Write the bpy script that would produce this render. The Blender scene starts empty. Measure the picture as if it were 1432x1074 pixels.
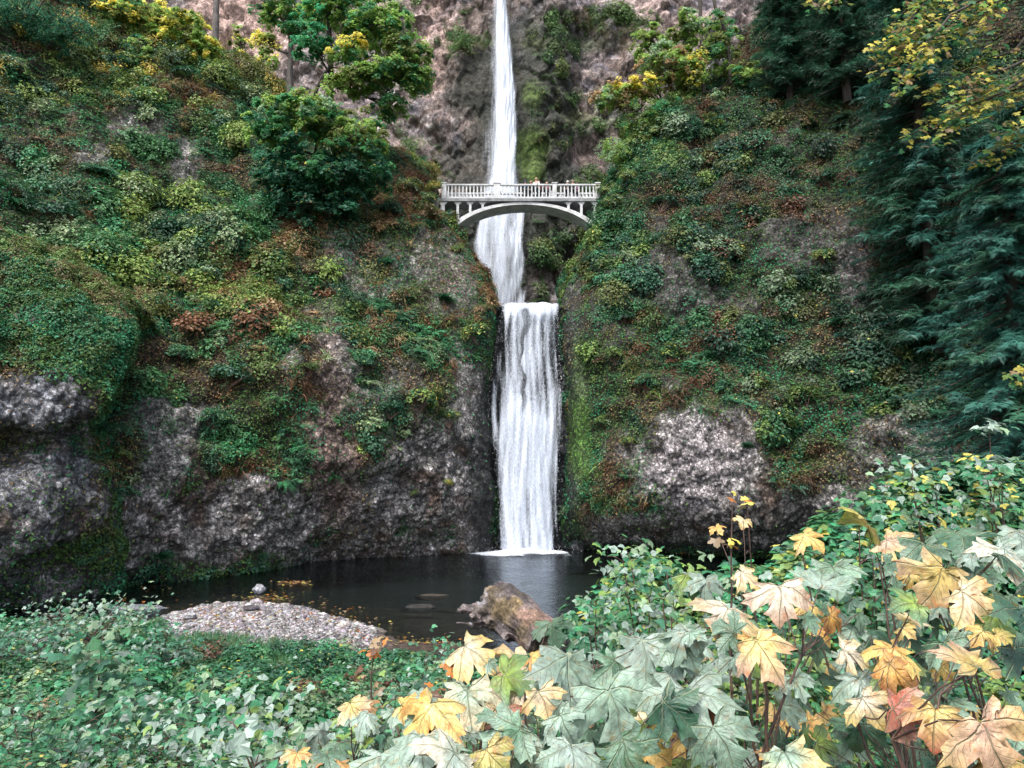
import bpy, math, numpy as np
from mathutils import Vector
rng = np.random.default_rng(11)
PI = math.pi
S = bpy.context.scene
COL = S.collection
# ------------------------------------------------------------------ camera
PITCH = math.radians(7.04); F = 955.0; CAMZ = 7.0
ca, sa = math.cos(PITCH), math.sin(PITCH)
def P(px, py, D):
    px = np.asarray(px, float); py = np.asarray(py, float); D = np.asarray(D, float)
    dx = px-716.0; dv = 537.0-py
    dy = ca*F - sa*dv; dz = sa*F + ca*dv
    return np.stack([dx/dy*D, D+0*dx, CAMZ+dz/dy*D], -1)
def W(px, py, z=0.0):
    dv = 537.0-py; dy = ca*F-sa*dv; dz = sa*F+ca*dv
    D = (z-CAMZ)/dz*dy
    return P(px, py, D)
def proj(v):
    x, y, z = v[:,0], v[:,1], v[:,2]-CAMZ
    f = y*ca+z*sa; u = -y*sa+z*ca
    f = np.maximum(f, 0.05)
    return 716+F*x/f, 537-F*u/f
cd = bpy.data.cameras.new('camera'); cam = bpy.data.objects.new('camera', cd); COL.objects.link(cam)
cam.location = (0,0,CAMZ); cam.rotation_euler = (PI/2+PITCH,0,0)
cd.sensor_width = 36; cd.lens = 36*F/1432; cd.clip_end = 600; cd.clip_start = 0.05
S.camera = cam
# ------------------------------------------------------------------ noise
def _h(ix, iy, iz, s):
    h = (ix.astype(np.uint32)*np.uint32(374761393) + iy.astype(np.uint32)*np.uint32(668265263)
         + iz.astype(np.uint32)*np.uint32(2147483647) + np.uint32((s*1013904223) & 0xffffffff))
    h = (h ^ (h >> np.uint32(13)))*np.uint32(1274126177)
    h = (h ^ (h >> np.uint32(15)))*np.uint32(2246822519)
    h = h ^ (h >> np.uint32(16))
    return h.astype(np.float64)/4294967295.0
def vn(p, s=0):
    i = np.floor(p).astype(np.int64); f = p-i; f = f*f*(3-2*f)
    r = 0
    for a in (0,1):
        wa = f[:,0] if a else 1-f[:,0]
        for b in (0,1):
            wb = f[:,1] if b else 1-f[:,1]
            for c in (0,1):
                wc = f[:,2] if c else 1-f[:,2]
                r = r + wa*wb*wc*_h(i[:,0]+a, i[:,1]+b, i[:,2]+c, s)
    return r*2-1
def fbm(p, o=4, s=0, g=0.5):
    r = 0; a = 1; t = 0
    for k in range(o):
        r = r + a*vn(p*(2.03**k)+17.3*k, s+k); t += a; a *= g
    return r/t
def worley(p, s=0):
    i = np.floor(p).astype(np.int64); f1 = np.full(len(p), 9.0); f2 = np.full(len(p), 9.0); idv = np.zeros(len(p))
    for a in (-1,0,1):
        for b in (-1,0,1):
            for c in (-1,0,1):
                q = i+np.array([a,b,c])
                hx, hy, hz = _h(q[:,0],q[:,1],q[:,2],s), _h(q[:,0],q[:,1],q[:,2],s+7), _h(q[:,0],q[:,1],q[:,2],s+13)
                d = np.sqrt((q[:,0]+hx-p[:,0])**2+(q[:,1]+hy-p[:,1])**2+(q[:,2]+hz-p[:,2])**2)
                n = d < f1
                f2 = np.where(n, f1, np.minimum(f2, d)); idv = np.where(n, hx, idv); f1 = np.where(n, d, f1)
    return f1, f2, idv
def ss(a, b, x):
    t = np.clip((x-a)/(b-a), 0, 1); return t*t*(3-2*t)
def nrm(v): return v/np.maximum(np.linalg.norm(v, axis=-1, keepdims=True), 1e-9)
def A(*c): return np.array(c, float)
# ------------------------------------------------------------------ materials
def mat(name):
    m = bpy.data.materials.new(name); m.use_nodes = True
    nt = m.node_tree; return m, nt, nt.nodes['Principled BSDF']
def N(nt, t, **k):
    n = nt.nodes.new(t)
    for a, b in k.items():
        if a.startswith('i_'): n.inputs[a[2:].replace('_',' ')].default_value = b
        else: setattr(n, a, b)
    return n
def L(nt, a, b): nt.links.new(a, b)
def mixc(nt, f, a, b, mode='MIX'):
    n = nt.nodes.new('ShaderNodeMix'); n.data_type = 'RGBA'; n.blend_type = mode
    for s, v in ((n.inputs[0], f), (n.inputs[6], a), (n.inputs[7], b)):
        if hasattr(v, 'is_linked'): L(nt, v, s)
        elif isinstance(v, (int, float)): s.default_value = v
        else: s.default_value = (*v, 1)
    return n.outputs[2]
def math_(nt, op, a, b=0.0, c=None, clamp=False):
    n = nt.nodes.new('ShaderNodeMath'); n.operation = op; n.use_clamp = clamp
    for k, v in enumerate((a, b, c)):
        if v is None: continue
        if hasattr(v, 'is_linked'): L(nt, v, n.inputs[k])
        else: n.inputs[k].default_value = v
    return n.outputs[0]
def noise(nt, scale, detail=4, vec=None, rough=0.6):
    n = N(nt, 'ShaderNodeTexNoise'); n.inputs['Scale'].default_value = scale
    n.inputs['Detail'].default_value = detail; n.inputs['Roughness'].default_value = rough
    if vec is not None: L(nt, vec, n.inputs['Vector'])
    return n
def ramp(nt, f, stops):
    r = nt.nodes.new('ShaderNodeValToRGB'); e = r.color_ramp.elements
    while len(e) < len(stops): e.new(0.5)
    for k, (p, c) in enumerate(stops):
        e[k].position = p; e[k].color = (*c, 1) if not isinstance(c, (int, float)) else (c, c, c, 1)
    L(nt, f, r.inputs[0]); return r.outputs[0]
def rock_mat(name, rough=0.8, bump=0.6, sc=1.0, k=1.0):
    m, nt, b = mat(name)
    at = N(nt, 'ShaderNodeAttribute', attribute_name='Col')
    tc = N(nt, 'ShaderNodeTexCoord').outputs['Object']
    n1 = noise(nt, 1.6*sc, 8, tc, 0.7); n2 = noise(nt, 7*sc, 8, tc, 0.75)
    vo = N(nt, 'ShaderNodeTexVoronoi'); vo.inputs['Scale'].default_value = 3.2*sc; L(nt, tc, vo.inputs['Vector'])
    c = mixc(nt, 1.0, at.outputs['Color'], ramp(nt, n1.outputs[0], [(0.34, 0.3), (0.5, 0.85), (0.66, 1.7)]), 'MULTIPLY')
    c = mixc(nt, 0.85*k, c, ramp(nt, n2.outputs[0], [(0.42, 0.3), (0.5, 0.85), (0.58, 2.0)]), 'MULTIPLY')
    n5 = noise(nt, 17*sc, 4, tc, 0.8); c = mixc(nt, 0.6*k, c, ramp(nt, n5.outputs[0], [(0.44, 0.4), (0.5, 0.9), (0.56, 2.0)]), 'MULTIPLY')
    ve = N(nt, 'ShaderNodeTexVoronoi'); ve.feature = 'DISTANCE_TO_EDGE'; ve.inputs['Scale'].default_value = 1.5*sc; L(nt, mixc(nt, 0.25, tc, n2.outputs['Color']), ve.inputs['Vector'])
    c = mixc(nt, 0.7*k, c, ramp(nt, ve.outputs['Distance'], [(0.0, 0.2), (0.09, 1.0)]), 'MULTIPLY')
    v2 = N(nt, 'ShaderNodeTexVoronoi'); v2.inputs['Scale'].default_value = 4.2*sc; v2.inputs['Randomness'].default_value = 1.0; L(nt, mixc(nt, 0.12, tc, n1.outputs['Color']), v2.inputs['Vector'])
    c = mixc(nt, 0.75*k, c, ramp(nt, v2.outputs['Distance'], [(0.1, 1.45), (0.42, 0.8), (0.62, 0.28)]), 'MULTIPLY')
    L(nt, c, b.inputs['Base Color']); b.inputs['Roughness'].default_value = rough
    b.inputs['Specular IOR Level'].default_value = 0.35
    h = math_(nt, 'ADD', n2.outputs[0], math_(nt, 'MULTIPLY', vo.outputs['Distance'], -0.7))
    h = math_(nt, 'ADD', h, n1.outputs[0])
    bp = N(nt, 'ShaderNodeBump'); bp.inputs['Strength'].default_value = bump; bp.inputs['Distance'].default_value = 0.18
    L(nt, h, bp.inputs['Height']); L(nt, bp.outputs[0], b.inputs['Normal'])
    return m
def leaf_mat(name, rough=0.5, spec=0.4, trans=0.25, veins=False):
    m, nt, b = mat(name)
    at = N(nt, 'ShaderNodeAttribute', attribute_name='Col')
    tc = N(nt, 'ShaderNodeTexCoord').outputs['Object']
    n1 = noise(nt, 26 if veins else 3, 6 if veins else 3, tc)
    c = mixc(nt, 1.0, at.outputs['Color'], ramp(nt, n1.outputs[0], [(0.3, 0.5), (0.7, 1.25)]) if veins else ramp(nt, n1.outputs[0], [(0.3, 0.7), (0.7, 1.25)]), 'MULTIPLY')
    if veins:
        n3 = noise(nt, 22, 5, tc, 0.7)
        c = mixc(nt, math_(nt, 'MULTIPLY', ramp(nt, n3.outputs[0], [(0.55, 0.0), (0.64, 1.0)]), 0.65), c, mixc(nt, 1.0, c, (1.0, 0.55, 0.3), 'MULTIPLY'))
        uv = N(nt, 'ShaderNodeUVMap'); uv.uv_map = 'UVMap'
        sp = N(nt, 'ShaderNodeSeparateXYZ'); L(nt, uv.outputs[0], sp.inputs[0])
        ax = math_(nt, 'ABSOLUTE', sp.outputs[0]); y = sp.outputs[1]; mask = None; side = None
        for ang in (90, 22, -24):
            dx, dy = math.cos(math.radians(ang)), math.sin(math.radians(ang))
            al = math_(nt, 'ADD', math_(nt, 'MULTIPLY', ax, dx), math_(nt, 'MULTIPLY', y, dy))
            pe = math_(nt, 'ABSOLUTE', math_(nt, 'SUBTRACT', math_(nt, 'MULTIPLY', ax, dy), math_(nt, 'MULTIPLY', y, dx)))
            k = math_(nt, 'SUBTRACT', 1.0, math_(nt, 'DIVIDE', pe, 0.022), clamp=True)
            k = math_(nt, 'MULTIPLY', k, math_(nt, 'GREATER_THAN', al, 0.0))
            mask = k if mask is None else math_(nt, 'MAXIMUM', mask, k)
            # side veins: chevrons off this main vein
            w = math_(nt, 'SINE', math_(nt, 'MULTIPLY', math_(nt, 'SUBTRACT', al, pe), 46.0))
            w = math_(nt, 'MULTIPLY', math_(nt, 'SUBTRACT', w, 0.86, clamp=True), 5.0)
            w = math_(nt, 'MULTIPLY', w, math_(nt, 'LESS_THAN', pe, math_(nt, 'MULTIPLY', al, 0.38)))
            side = w if side is None else math_(nt, 'MAXIMUM', side, w)
        mk = math_(nt, 'MAXIMUM', mask, math_(nt, 'MULTIPLY', side, 0.45), clamp=True)
        c = mixc(nt, math_(nt, 'MULTIPLY', mk, 0.5), c, (0.5, 0.55, 0.36))
        bp = N(nt, 'ShaderNodeBump'); bp.inputs['Strength'].default_value = 0.9; bp.inputs['Distance'].default_value = 0.008
        L(nt, math_(nt, 'SUBTRACT', n3.outputs[0], mk), bp.inputs['Height']); L(nt, bp.outputs[0], b.inputs['Normal'])
    L(nt, c, b.inputs['Base Color']); b.inputs['Roughness'].default_value = rough
    b.inputs['Specular IOR Level'].default_value = spec
    tr = N(nt, 'ShaderNodeBsdfTranslucent'); L(nt, c, tr.inputs['Color'])
    mx = N(nt, 'ShaderNodeMixShader'); mx.inputs[0].default_value = trans
    L(nt, b.outputs[0], mx.inputs[1]); L(nt, tr.outputs[0], mx.inputs[2])
    L(nt, mx.outputs[0], nt.nodes['Material Output'].inputs['Surface'])
    return m
def plain(name, base, dark, sc=3, rough=0.8, bump=0.3, stretch=(1,1,1)):
    m, nt, b = mat(name)
    tc = N(nt, 'ShaderNodeTexCoord').outputs['Object']
    mp = N(nt, 'ShaderNodeMapping'); mp.inputs['Scale'].default_value = stretch; L(nt, tc, mp.inputs[0])
    n1 = noise(nt, sc, 7, mp.outputs[0], 0.65)
    L(nt, ramp(nt, n1.outputs[0], [(0.36, dark), (0.62, base)]), b.inputs['Base Color'])
    b.inputs['Roughness'].default_value = rough
    bp = N(nt, 'ShaderNodeBump'); bp.inputs['Strength'].default_value = bump; bp.inputs['Distance'].default_value = 0.05
    L(nt, n1.outputs[0], bp.inputs['Height']); L(nt, bp.outputs[0], b.inputs['Normal'])
    return m
def fall_mat(name, soft):
    m, nt, b = mat(name)
    b.inputs['Base Color'].default_value = (0.70, 0.76, 0.86, 1); b.inputs['Roughness'].default_value = 0.55
    uv = N(nt, 'ShaderNodeUVMap'); uv.uv_map = 'UVMap'
    at = N(nt, 'ShaderNodeAttribute', attribute_name='dens')
    def st(sx, sy, sc, det):
        mp = N(nt, 'ShaderNodeMapping'); mp.inputs['Scale'].default_value = (sx, sy, 1); L(nt, uv.outputs[0], mp.inputs[0])
        return noise(nt, sc, det, mp.outputs[0], 0.6).outputs[0]
    a = st(3.0, 0.25, 1.0, 5); bb = st(11.0, 3.6, 1.0, 5); dd = st(1.1, 0.12, 1.0, 3)
    n = math_(nt, 'ADD', math_(nt, 'MULTIPLY', a, 0.42), math_(nt, 'ADD', math_(nt, 'MULTIPLY', bb, 0.33), math_(nt, 'MULTIPLY', dd, 0.25)))
    t = math_(nt, 'ADD', math_(nt, 'SUBTRACT', n, 0.5), math_(nt, 'SUBTRACT', at.outputs['Fac'], 0.5))
    al = math_(nt, 'ADD', math_(nt, 'MULTIPLY', t, 1.0/soft), 0.5, clamp=True)
    al = math_(nt, 'MULTIPLY', al, 0.97)
    tr = N(nt, 'ShaderNodeBsdfTransparent'); mx = N(nt, 'ShaderNodeMixShader')
    tl = N(nt, 'ShaderNodeBsdfTranslucent'); tl.inputs['Color'].default_value = (0.86,0.9,0.95,1)
    m2 = N(nt, 'ShaderNodeMixShader'); m2.inputs[0].default_value = 0.25; L(nt, b.outputs[0], m2.inputs[1]); L(nt, tl.outputs[0], m2.inputs[2])
    L(nt, al, mx.inputs[0]); L(nt, tr.outputs[0], mx.inputs[1]); L(nt, m2.outputs[0], mx.inputs[2])
    L(nt, mx.outputs[0], nt.nodes['Material Output'].inputs['Surface'])
    bp = N(nt, 'ShaderNodeBump'); bp.inputs['Strength'].default_value = 0.6; bp.inputs['Distance'].default_value = 0.2
    L(nt, n, bp.inputs['Height']); L(nt, bp.outputs[0], b.inputs['Normal'])
    return m
M = {}
M['rock'] = rock_mat('cliff_rock'); M['wetrock'] = rock_mat('wet_rock', 0.45, 0.8); M['farrock'] = rock_mat('far_rock', 0.85, 0.7, 0.6, 0.45)
M['ground'] = rock_mat('bank_soil', 0.9, 0.4, 1.5, 0.5); M['stone'] = rock_mat('stone', 0.75, 0.3, 3, 0.5)
M['leaf'] = leaf_mat('foliage'); M['moss'] = leaf_mat('moss_leaves', 0.7, 0.2, 0.2)
M['treeleaf'] = leaf_mat('tree_leaf', 0.5, 0.4, 0.58)
M['maple'] = leaf_mat('maple_leaf', 0.42, 0.6, 0.22, True)
M['midleaf'] = leaf_mat('bramble_leaf', 0.45, 0.5, 0.22)
M['bark'] = plain('bark', (0.075,0.06,0.05), (0.02,0.018,0.016), 4, 0.9, 0.6, (1,1,0.25))
M['palebark'] = plain('pale_bark', (0.16,0.14,0.13), (0.05,0.045,0.045), 4, 0.9, 0.6, (1,1,0.25))
M['twig'] = plain('twig_bark', (0.12,0.065,0.045), (0.03,0.022,0.022), 20, 0.6, 0.3, (1,1,0.3))
M['concrete'] = plain('painted_concrete', (0.60,0.61,0.62), (0.36,0.37,0.37), 1.3, 0.75, 0.15)
M['deck'] = plain('weathered_concrete', (0.25,0.26,0.27), (0.12,0.13,0.13), 1.5, 0.85, 0.3)
M['log'] = rock_mat('weathered_wood', 0.75, 0.6, 1.6, 0.4)
M['fall'] = fall_mat('falling_water', 0.24); M['mist'] = fall_mat('thin_water', 0.5)
# ------------------------------------------------------------------ mesh plumbing
class Acc:
    def __init__(s): s.v=[]; s.f=[]; s.c=[]; s.u=[]; s.n=0
    def add(s, v, f, c=None, uv=None):
        v = np.asarray(v, float).reshape(-1,3); f = np.asarray(f, np.int64)
        if c is None: c = (0.5,0.5,0.5)
        c = np.broadcast_to(np.asarray(c, float), (len(v),3))
        if uv is None: uv = np.zeros((len(v),2))
        s.v.append(v); s.f.append(f+s.n); s.c.append(c); s.u.append(uv); s.n += len(v)
    def build(s, name, m, parent=None, smooth=True, kind=None, dens=None, scale=1.0, **tags):
        me = bpy.data.meshes.new(name)
        v = np.concatenate(s.v); 
        loops = np.concatenate([f.ravel() for f in s.f]); tot = np.concatenate([np.full(len(f), f.shape[1]) for f in s.f])
        me.vertices.add(len(v)); me.vertices.foreach_set('co', v.astype(np.float32).ravel())
        me.loops.add(len(loops)); me.loops.foreach_set('vertex_index', loops.astype(np.int32))
        st = np.concatenate([[0], np.cumsum(tot)[:-1]])
        me.polygons.add(len(tot)); me.polygons.foreach_set('loop_start', st.astype(np.int32))
        me.polygons.foreach_set('use_smooth', np.full(len(tot), bool(smooth)))
        me.update(calc_edges=True)
        c = np.concatenate(s.c); ca_ = me.color_attributes.new('Col', 'FLOAT_COLOR', 'POINT')
        ca_.data.foreach_set('color', np.concatenate([np.clip(c,0,1), np.ones((len(c),1))],1).astype(np.float32).ravel())
        u = np.concatenate(s.u)
        if np.abs(u).max() > 0:
            ul = me.uv_layers.new(name='UVMap'); ul.data.foreach_set('uv', u[loops].astype(np.float32).ravel())
        if dens is not None:
            da = me.attributes.new('dens', 'FLOAT', 'POINT'); da.data.foreach_set('value', np.asarray(dens, np.float32))
        me.materials.append(m)
        o = bpy.data.objects.new(name, me); COL.objects.link(o)
        if parent is not None:
            o.parent = parent
            o.matrix_parent_inverse = parent.matrix_world.inverted() if False else o.matrix_parent_inverse
            o.location = -Vector(parent.location)
        if kind: o['kind'] = kind
        for k, t in tags.items(): o[k] = t
        return o
def empty(name, loc, label, cat, group=None):
    o = bpy.data.objects.new(name, None); COL.objects.link(o); o.location = [float(t) for t in loc]; o.empty_display_size = 0.3
    o['label'] = label; o['category'] = cat
    if group: o['group'] = group
    return o
def frames(n, d):
    n = nrm(n); y = nrm(d-n*np.sum(n*d, -1, keepdims=True)); x = np.cross(y, n)
    return np.stack([x, y, n], -1)      # columns
def inst(acc, tv, tf, pos, R, sc, col, uv=None, colvar=None):
    n = len(pos); k = len(tv)
    if n == 0: return
    sc = np.broadcast_to(np.asarray(sc, float).reshape(-1, 1, 1) if np.ndim(sc) else sc, (n,1,1)) if np.ndim(sc) else np.full((n,1,1), sc)
    v = np.einsum('nij,kj->nki', R, tv)*sc + pos[:,None,:]
    f = tf[None]+(np.arange(n)*k)[:,None,None]
    col = np.broadcast_to(col, (n,3)); c = np.repeat(col[:,None,:], k, 1)
    if colvar is not None: c = c*colvar[None,:,None] if colvar.ndim == 1 else c
    u = np.tile(uv, (n,1)) if uv is not None else None
    acc.add(v.reshape(-1,3), f.reshape(-1, tf.shape[1]), c.reshape(-1,3), u)
def tube(acc, pts, rad, sides=7, col=(0.1,0.08,0.06), wob=0.0, cap=True):
    pts = np.asarray(pts, float); n = len(pts); rad = np.broadcast_to(rad, (n,))
    t = nrm(np.gradient(pts, axis=0)); ref = np.where(np.abs(t[:,2:3]) > 0.9, A(1,0,0), A(0,0,1))
    x = nrm(np.cross(t, ref))
    for i in range(1, n):
        xx = x[i-1]-t[i]*np.dot(x[i-1], t[i]); x[i] = xx/max(np.linalg.norm(xx), 1e-6)
    y = np.cross(t, x); a = np.arange(sides)*2*PI/sides
    rr = rad[:,None]*(1+wob*rng.uniform(-1,1,(n,sides)))
    v = pts[:,None]+rr[...,None]*(np.cos(a)[None,:,None]*x[:,None]+np.sin(a)[None,:,None]*y[:,None])
    i = np.arange(n-1)[:,None]*sides; j = np.arange(sides)[None]
    f = np.stack([i+j, i+(j+1)%sides, i+sides+(j+1)%sides, i+sides+j], -1).reshape(-1,4)
    acc.add(v.reshape(-1,3), f, col)
    if cap:
        acc.add(v[0], np.array([list(range(sides))[::-1]]), col); acc.add(v[-1], np.array([list(range(sides))]), col)
def curve(p0, p1, sag=0.0, n=6, jit=0.0, bend=None):
    t = np.linspace(0,1,n)[:,None]; p = A(*p0)*(1-t)+A(*p1)*t
    p[:,2] += sag*4*(t*(1-t))[:,0]
    if bend is not None: p = p+4*(t*(1-t))*A(*bend)
    if jit: p[1:-1] += rng.normal(0, jit, (n-2,3))
    return p
def box(acc, c, s, col=(0.5,0.5,0.5), rz=0):
    v = A((-1,-1,-1),(1,-1,-1),(1,1,-1),(-1,1,-1),(-1,-1,1),(1,-1,1),(1,1,1),(-1,1,1))*A(*s)/2
    acc.add(v+A(*c), [[0,3,2,1],[4,5,6,7],[0,1,5,4],[1,2,6,5],[2,3,7,6],[3,0,4,7]], col)
# ------------------------------------------------------------------ patches (cliff surfaces)
def cr(C, n, axis):
    C = np.moveaxis(C, axis, 0); k = len(C); t = np.linspace(0, k-1, n); i = np.minimum(t.astype(int), k-2); f = (t-i).reshape((-1,)+(1,)*(C.ndim-1))
    p0 = C[np.maximum(i-1,0)]; p1 = C[i]; p2 = C[i+1]; p3 = C[np.minimum(i+2,k-1)]
    r = 0.5*((2*p1)+(-p0+p2)*f+(2*p0-5*p1+4*p2-p3)*f*f+(-p0+3*p1-3*p2+p3)*f**3)
    return np.moveaxis(r, 0, axis)
def grid_faces(h, w):
    i = np.arange(h-1)[:,None]*w; j = np.arange(w-1)[None]
    return np.stack([i+j, i+j+1, i+w+j+1, i+w+j], -1).reshape(-1,4)
class Patch: pass
def patch(rows, nr, nc, disp, flip=False):
    C = np.array(rows, float)
    V = cr(cr(C, nr, 0), nc, 1)
    def normals(V):
        g0 = np.gradient(V, axis=0); g1 = np.gradient(V, axis=1); n = nrm(np.cross(g1, g0))
        return n
    n = normals(V)
    if np.mean(n[...,1]) > 0: n = -n
    p = V.reshape(-1,3); px, py = proj(p)
    d = disp(p, px, py)
    V2 = (p+n.reshape(-1,3)*d[:,None]).reshape(V.shape)
    n2 = normals(V2)
    if np.mean(n2[...,1]) > 0: n2 = -n2
    q = Patch(); q.v = V2.reshape(-1,3); q.n = n2.reshape(-1,3); q.f = grid_faces(nr, nc)
    e = V2; ar = np.linalg.norm(np.cross(np.gradient(e, axis=0), np.gradient(e, axis=1)), axis=-1).ravel(); q.area = ar
    q.px, q.py = proj(q.v); q.nr, q.nc = nr, nc
    if flip: q.f = q.f[:, ::-1]
    return q
def rowW(l): # waterline
    return [W(a[0], a[1], 0.0) if len(a) == 2 else P(*a) for a in l]
def rowP(l): return [P(*a) for a in l]
def shift(r, d): return [x+A(*d) for x in r]
def lookup(q, px, py):
    # nearest projected vertex, prefer near ones
    d = (q.px-px)**2+(q.py-py)**2+ (q.v[:,1]*0.15)**2*0.02
    i = int(np.argmin(d)); return q.v[i], q.n[i]
def ell(px, py, l, soft=0.35, seedp=None, s=3):
    m = np.zeros(len(px)); w = fbm(seedp*0.35, 4, s)*0.9 if seedp is not None else 0
    for cx, cy, rx, ry, k in l:
        r = np.sqrt(((px-cx)/rx)**2+((py-cy)/ry)**2) + w*0.8
        m = np.maximum(m, k*(1-ss(1-soft, 1+soft, r)))
    return m
def knobs(p, sc, s):
    f1, f2, _ = worley(p*sc, s); return 0.55-f1
BARE_L = [(600,680,85,95,1),(245,625,60,65,.9),(320,730,220,55,1),(470,620,34,150,.85),(560,560,50,60,.4),(660,660,40,160,1),(520,770,220,30,.9),(120,760,110,60,.8),(80,640,60,60,.7),(258,235,20,40,.75),(180,175,34,20,.7),(130,215,24,14,.6),(415,445,26,14,.5),(480,345,30,24,.5),(350,290,20,14,.5),(590,355,16,40,.6),(640,380,45,60,.45),(520,380,60,50,.35),(420,500,30,30,.4)]
BARE_O = [(45,568,85,50,1),(60,700,120,80,.95),(30,440,34,16,.4),(0,800,160,60,.8)]
BARE_R = [(970,655,88,88,1),(1100,735,230,48,1),(890,745,110,36,.9),(950,400,55,45,.65),(1190,380,34,50,.9),(1130,330,60,50,.6),(1085,215,30,40,.5),(880,420,16,40,.5),(1010,425,50,18,.6),(930,330,24,40,.5),(850,420,20,60,.3),(800,600,18,200,.7),(1250,640,80,60,.6),(1000,300,60,60,.25)]
BARE_U = [(450,150,160,200,.9),(620,140,70,160,.9),(860,120,90,180,.9),(330,60,90,120,1),(1000,60,120,120,.9),(700,250,100,220,.95)]
def cliffdisp(bare, big=0.9, s=0):
    def f(p, px, py):
        b = ell(px, py, bare, 0.35, p, 3+s)
        q = p.copy(); q[:,2] *= 0.7
        d = fbm(q*0.16, 3, 11+s)*2.3*big + fbm(p*0.5, 4, 21+s)*1.25*big
        zz = p[:,2]*0.36+fbm(p*0.12, 2, 33+s)*2.2; d += (1-b)*(np.abs((zz%1.0)-0.5)-0.25)*1.1*big
        d += b*(knobs(p, 0.9, 5+s)*0.5+knobs(p, 1.9, 6+s)*0.38+knobs(p, 4.0, 7+s)*0.14) + (1-b)*(fbm(p*1.7, 3, 31+s)*0.28)
        return d
    return (lambda p, px, py: f(p, px, py)*((1-.8*ss(590,680,px)*ss(640,560,py)*ss(180,260,py)-.5*ss(590,680,px)) if s == 0 else (.25+.75*ss(800,900,px) if s == 80 else 1.0)))
# left cliff
Lr = [None]*9
Lr[1] = rowW([(-450,930),(-200,880),(0,845),(150,824),(280,808),(400,795),(500,784),(600,778),(655,775),(684,771),(692,768),(698,766,62)])
Lr[0] = shift(Lr[1], (0,0.3,-2.2))
Lr[2] = rowP([(-450,700,24),(-200,720,30),(0,720,36.5),(150,715,40),(280,705,43.5),(400,700,47),(500,700,50.5),(600,700,54),(655,695,56.5),(682,690,57.7),(689,690,58.7),(694,690,62)])
Lr[3] = rowP([(-450,520,26),(-200,540,32),(0,560,38.5),(150,560,42),(280,560,45),(400,550,48),(500,560,51),(600,560,54.3),(650,560,56.4),(674,555,57.7),(681,550,58.8),(687,550,62.5)])
Lr[4] = rowP([(-450,350,31),(-200,380,37),(0,400,44),(150,410,48),(280,420,51),(400,420,54),(500,430,56),(600,430,57.5),(655,430,58.5),(680,430,59.3),(692,430,60.7),(698,432,65)])
Lr[5] = rowP([(-450,200,37),(-200,230,42),(0,270,49),(150,290,53),(280,310,57),(400,320,60),(500,320,61),(580,320,62.5),(628,325,63.5),(642,335,64.5),(652,345,66),(656,350,72)])
Lr[6] = rowP([(-450,50,44),(-200,80,49),(0,130,56),(150,170,60),(280,200,64),(390,220,66),(470,230,66),(540,240,66),(580,250,66.3),(606,272,66.6),(616,285,67.2),(620,290,76)])
Lr[7] = rowP([(-450,-200,58),(-200,-150,62),(0,-60,68),(120,-30,73),(230,20,77),(320,90,80),(400,140,81),(470,170,81),(520,185,81),(555,205,81),(580,225,82),(588,235,90)])
Lr[8] = shift(Lr[7], (0,22,-3))
PL = patch(Lr, 560, 800, cliffdisp(BARE_L))
# left outcrop
Or = [None]*9
Or[1] = rowW([(-300,905),(-120,878),(0,852),(60,843),(105,836),(135,830),(150,827)])+[P(156,826,43)]
Or[0] = shift(Or[1], (0,0.3,-2.2))
Or[2] = rowP([(-300,740,29),(-120,740,31),(0,735,33),(60,720,34.3),(105,715,36),(135,715,37),(150,715,38.6),(156,715,44)])
Or[3] = rowP([(-300,640,30),(-120,640,32),(0,618,34.8),(60,612,35.6),(100,605,37),(130,600,38),(142,600,39.6),(148,600,45)])
Or[4] = rowP([(-300,560,28.5),(-120,560,31),(0,575,33),(60,575,33.8),(110,560,35),(148,535,36.6),(168,520,38.4),(176,520,45)])
Or[5] = rowP([(-300,430,30),(-120,430,32),(0,450,34.5),(60,450,35),(112,450,36),(152,455,37.6),(174,462,39.4),(182,466,46)])
Or[6] = rowP([(-300,300,33),(-120,310,36),(0,338,37.5),(50,352,38),(95,378,38.5),(135,410,39.3),(160,432,40.4),(170,442,46)])
Or[7] = shift(Or[6], (-0.6,5,0.3)); Or[8] = shift(Or[6], (-1,12,-4))
PO = patch(Or, 330, 330, cliffdisp(BARE_O, 0.55, 40))
# right cliff
Rr = [None]*10
Rr[1] = [P(782,766,63)]+rowW([(790,767),(820,769),(880,771),(950,775),(1030,780),(1120,786),(1220,790),(1330,795),(1432,800),(1600,815),(1900,840)])
Rr[0] = shift(Rr[1], (0,0.3,-2.2))
Rr[2] = rowP([(786,690,63),(796,690,57.7),(830,690,55.5),(880,690,53),(950,695,51),(1030,700,50),(1120,700,48.6),(1220,700,47),(1330,700,45.5),(1432,700,44),(1600,700,40),(1900,700,35)])
Rr[3] = rowP([(790,560,63.5),(801,560,58.5),(840,560,56.5),(890,570,53.8),(950,560,51.8),(1030,560,50.8),(1120,560,49.6),(1220,560,48),(1330,560,46),(1432,560,44.5),(1600,560,41),(1900,560,36)])
Rr[4] = rowP([(782,450,65),(790,450,60.3),(830,460,58),(880,460,56.5),(950,470,55),(1030,470,54),(1120,470,53),(1220,470,51),(1330,470,49),(1432,470,47),(1600,470,43),(1900,470,38)])
Rr[5] = rowP([(790,380,73),(800,380,65),(826,370,62),(870,365,60),(940,360,58.3),(1020,360,57),(1120,360,56),(1220,360,54),(1330,360,51),(1432,360,49),(1600,360,45),(1900,360,40)])
Rr[6] = rowP([(833,305,76),(840,300,67),(852,282,65.5),(885,260,64),(950,250,62.5),(1030,250,61),(1120,250,60),(1220,250,57),(1330,250,54),(1432,250,51),(1600,250,47),(1900,250,42)])
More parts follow.
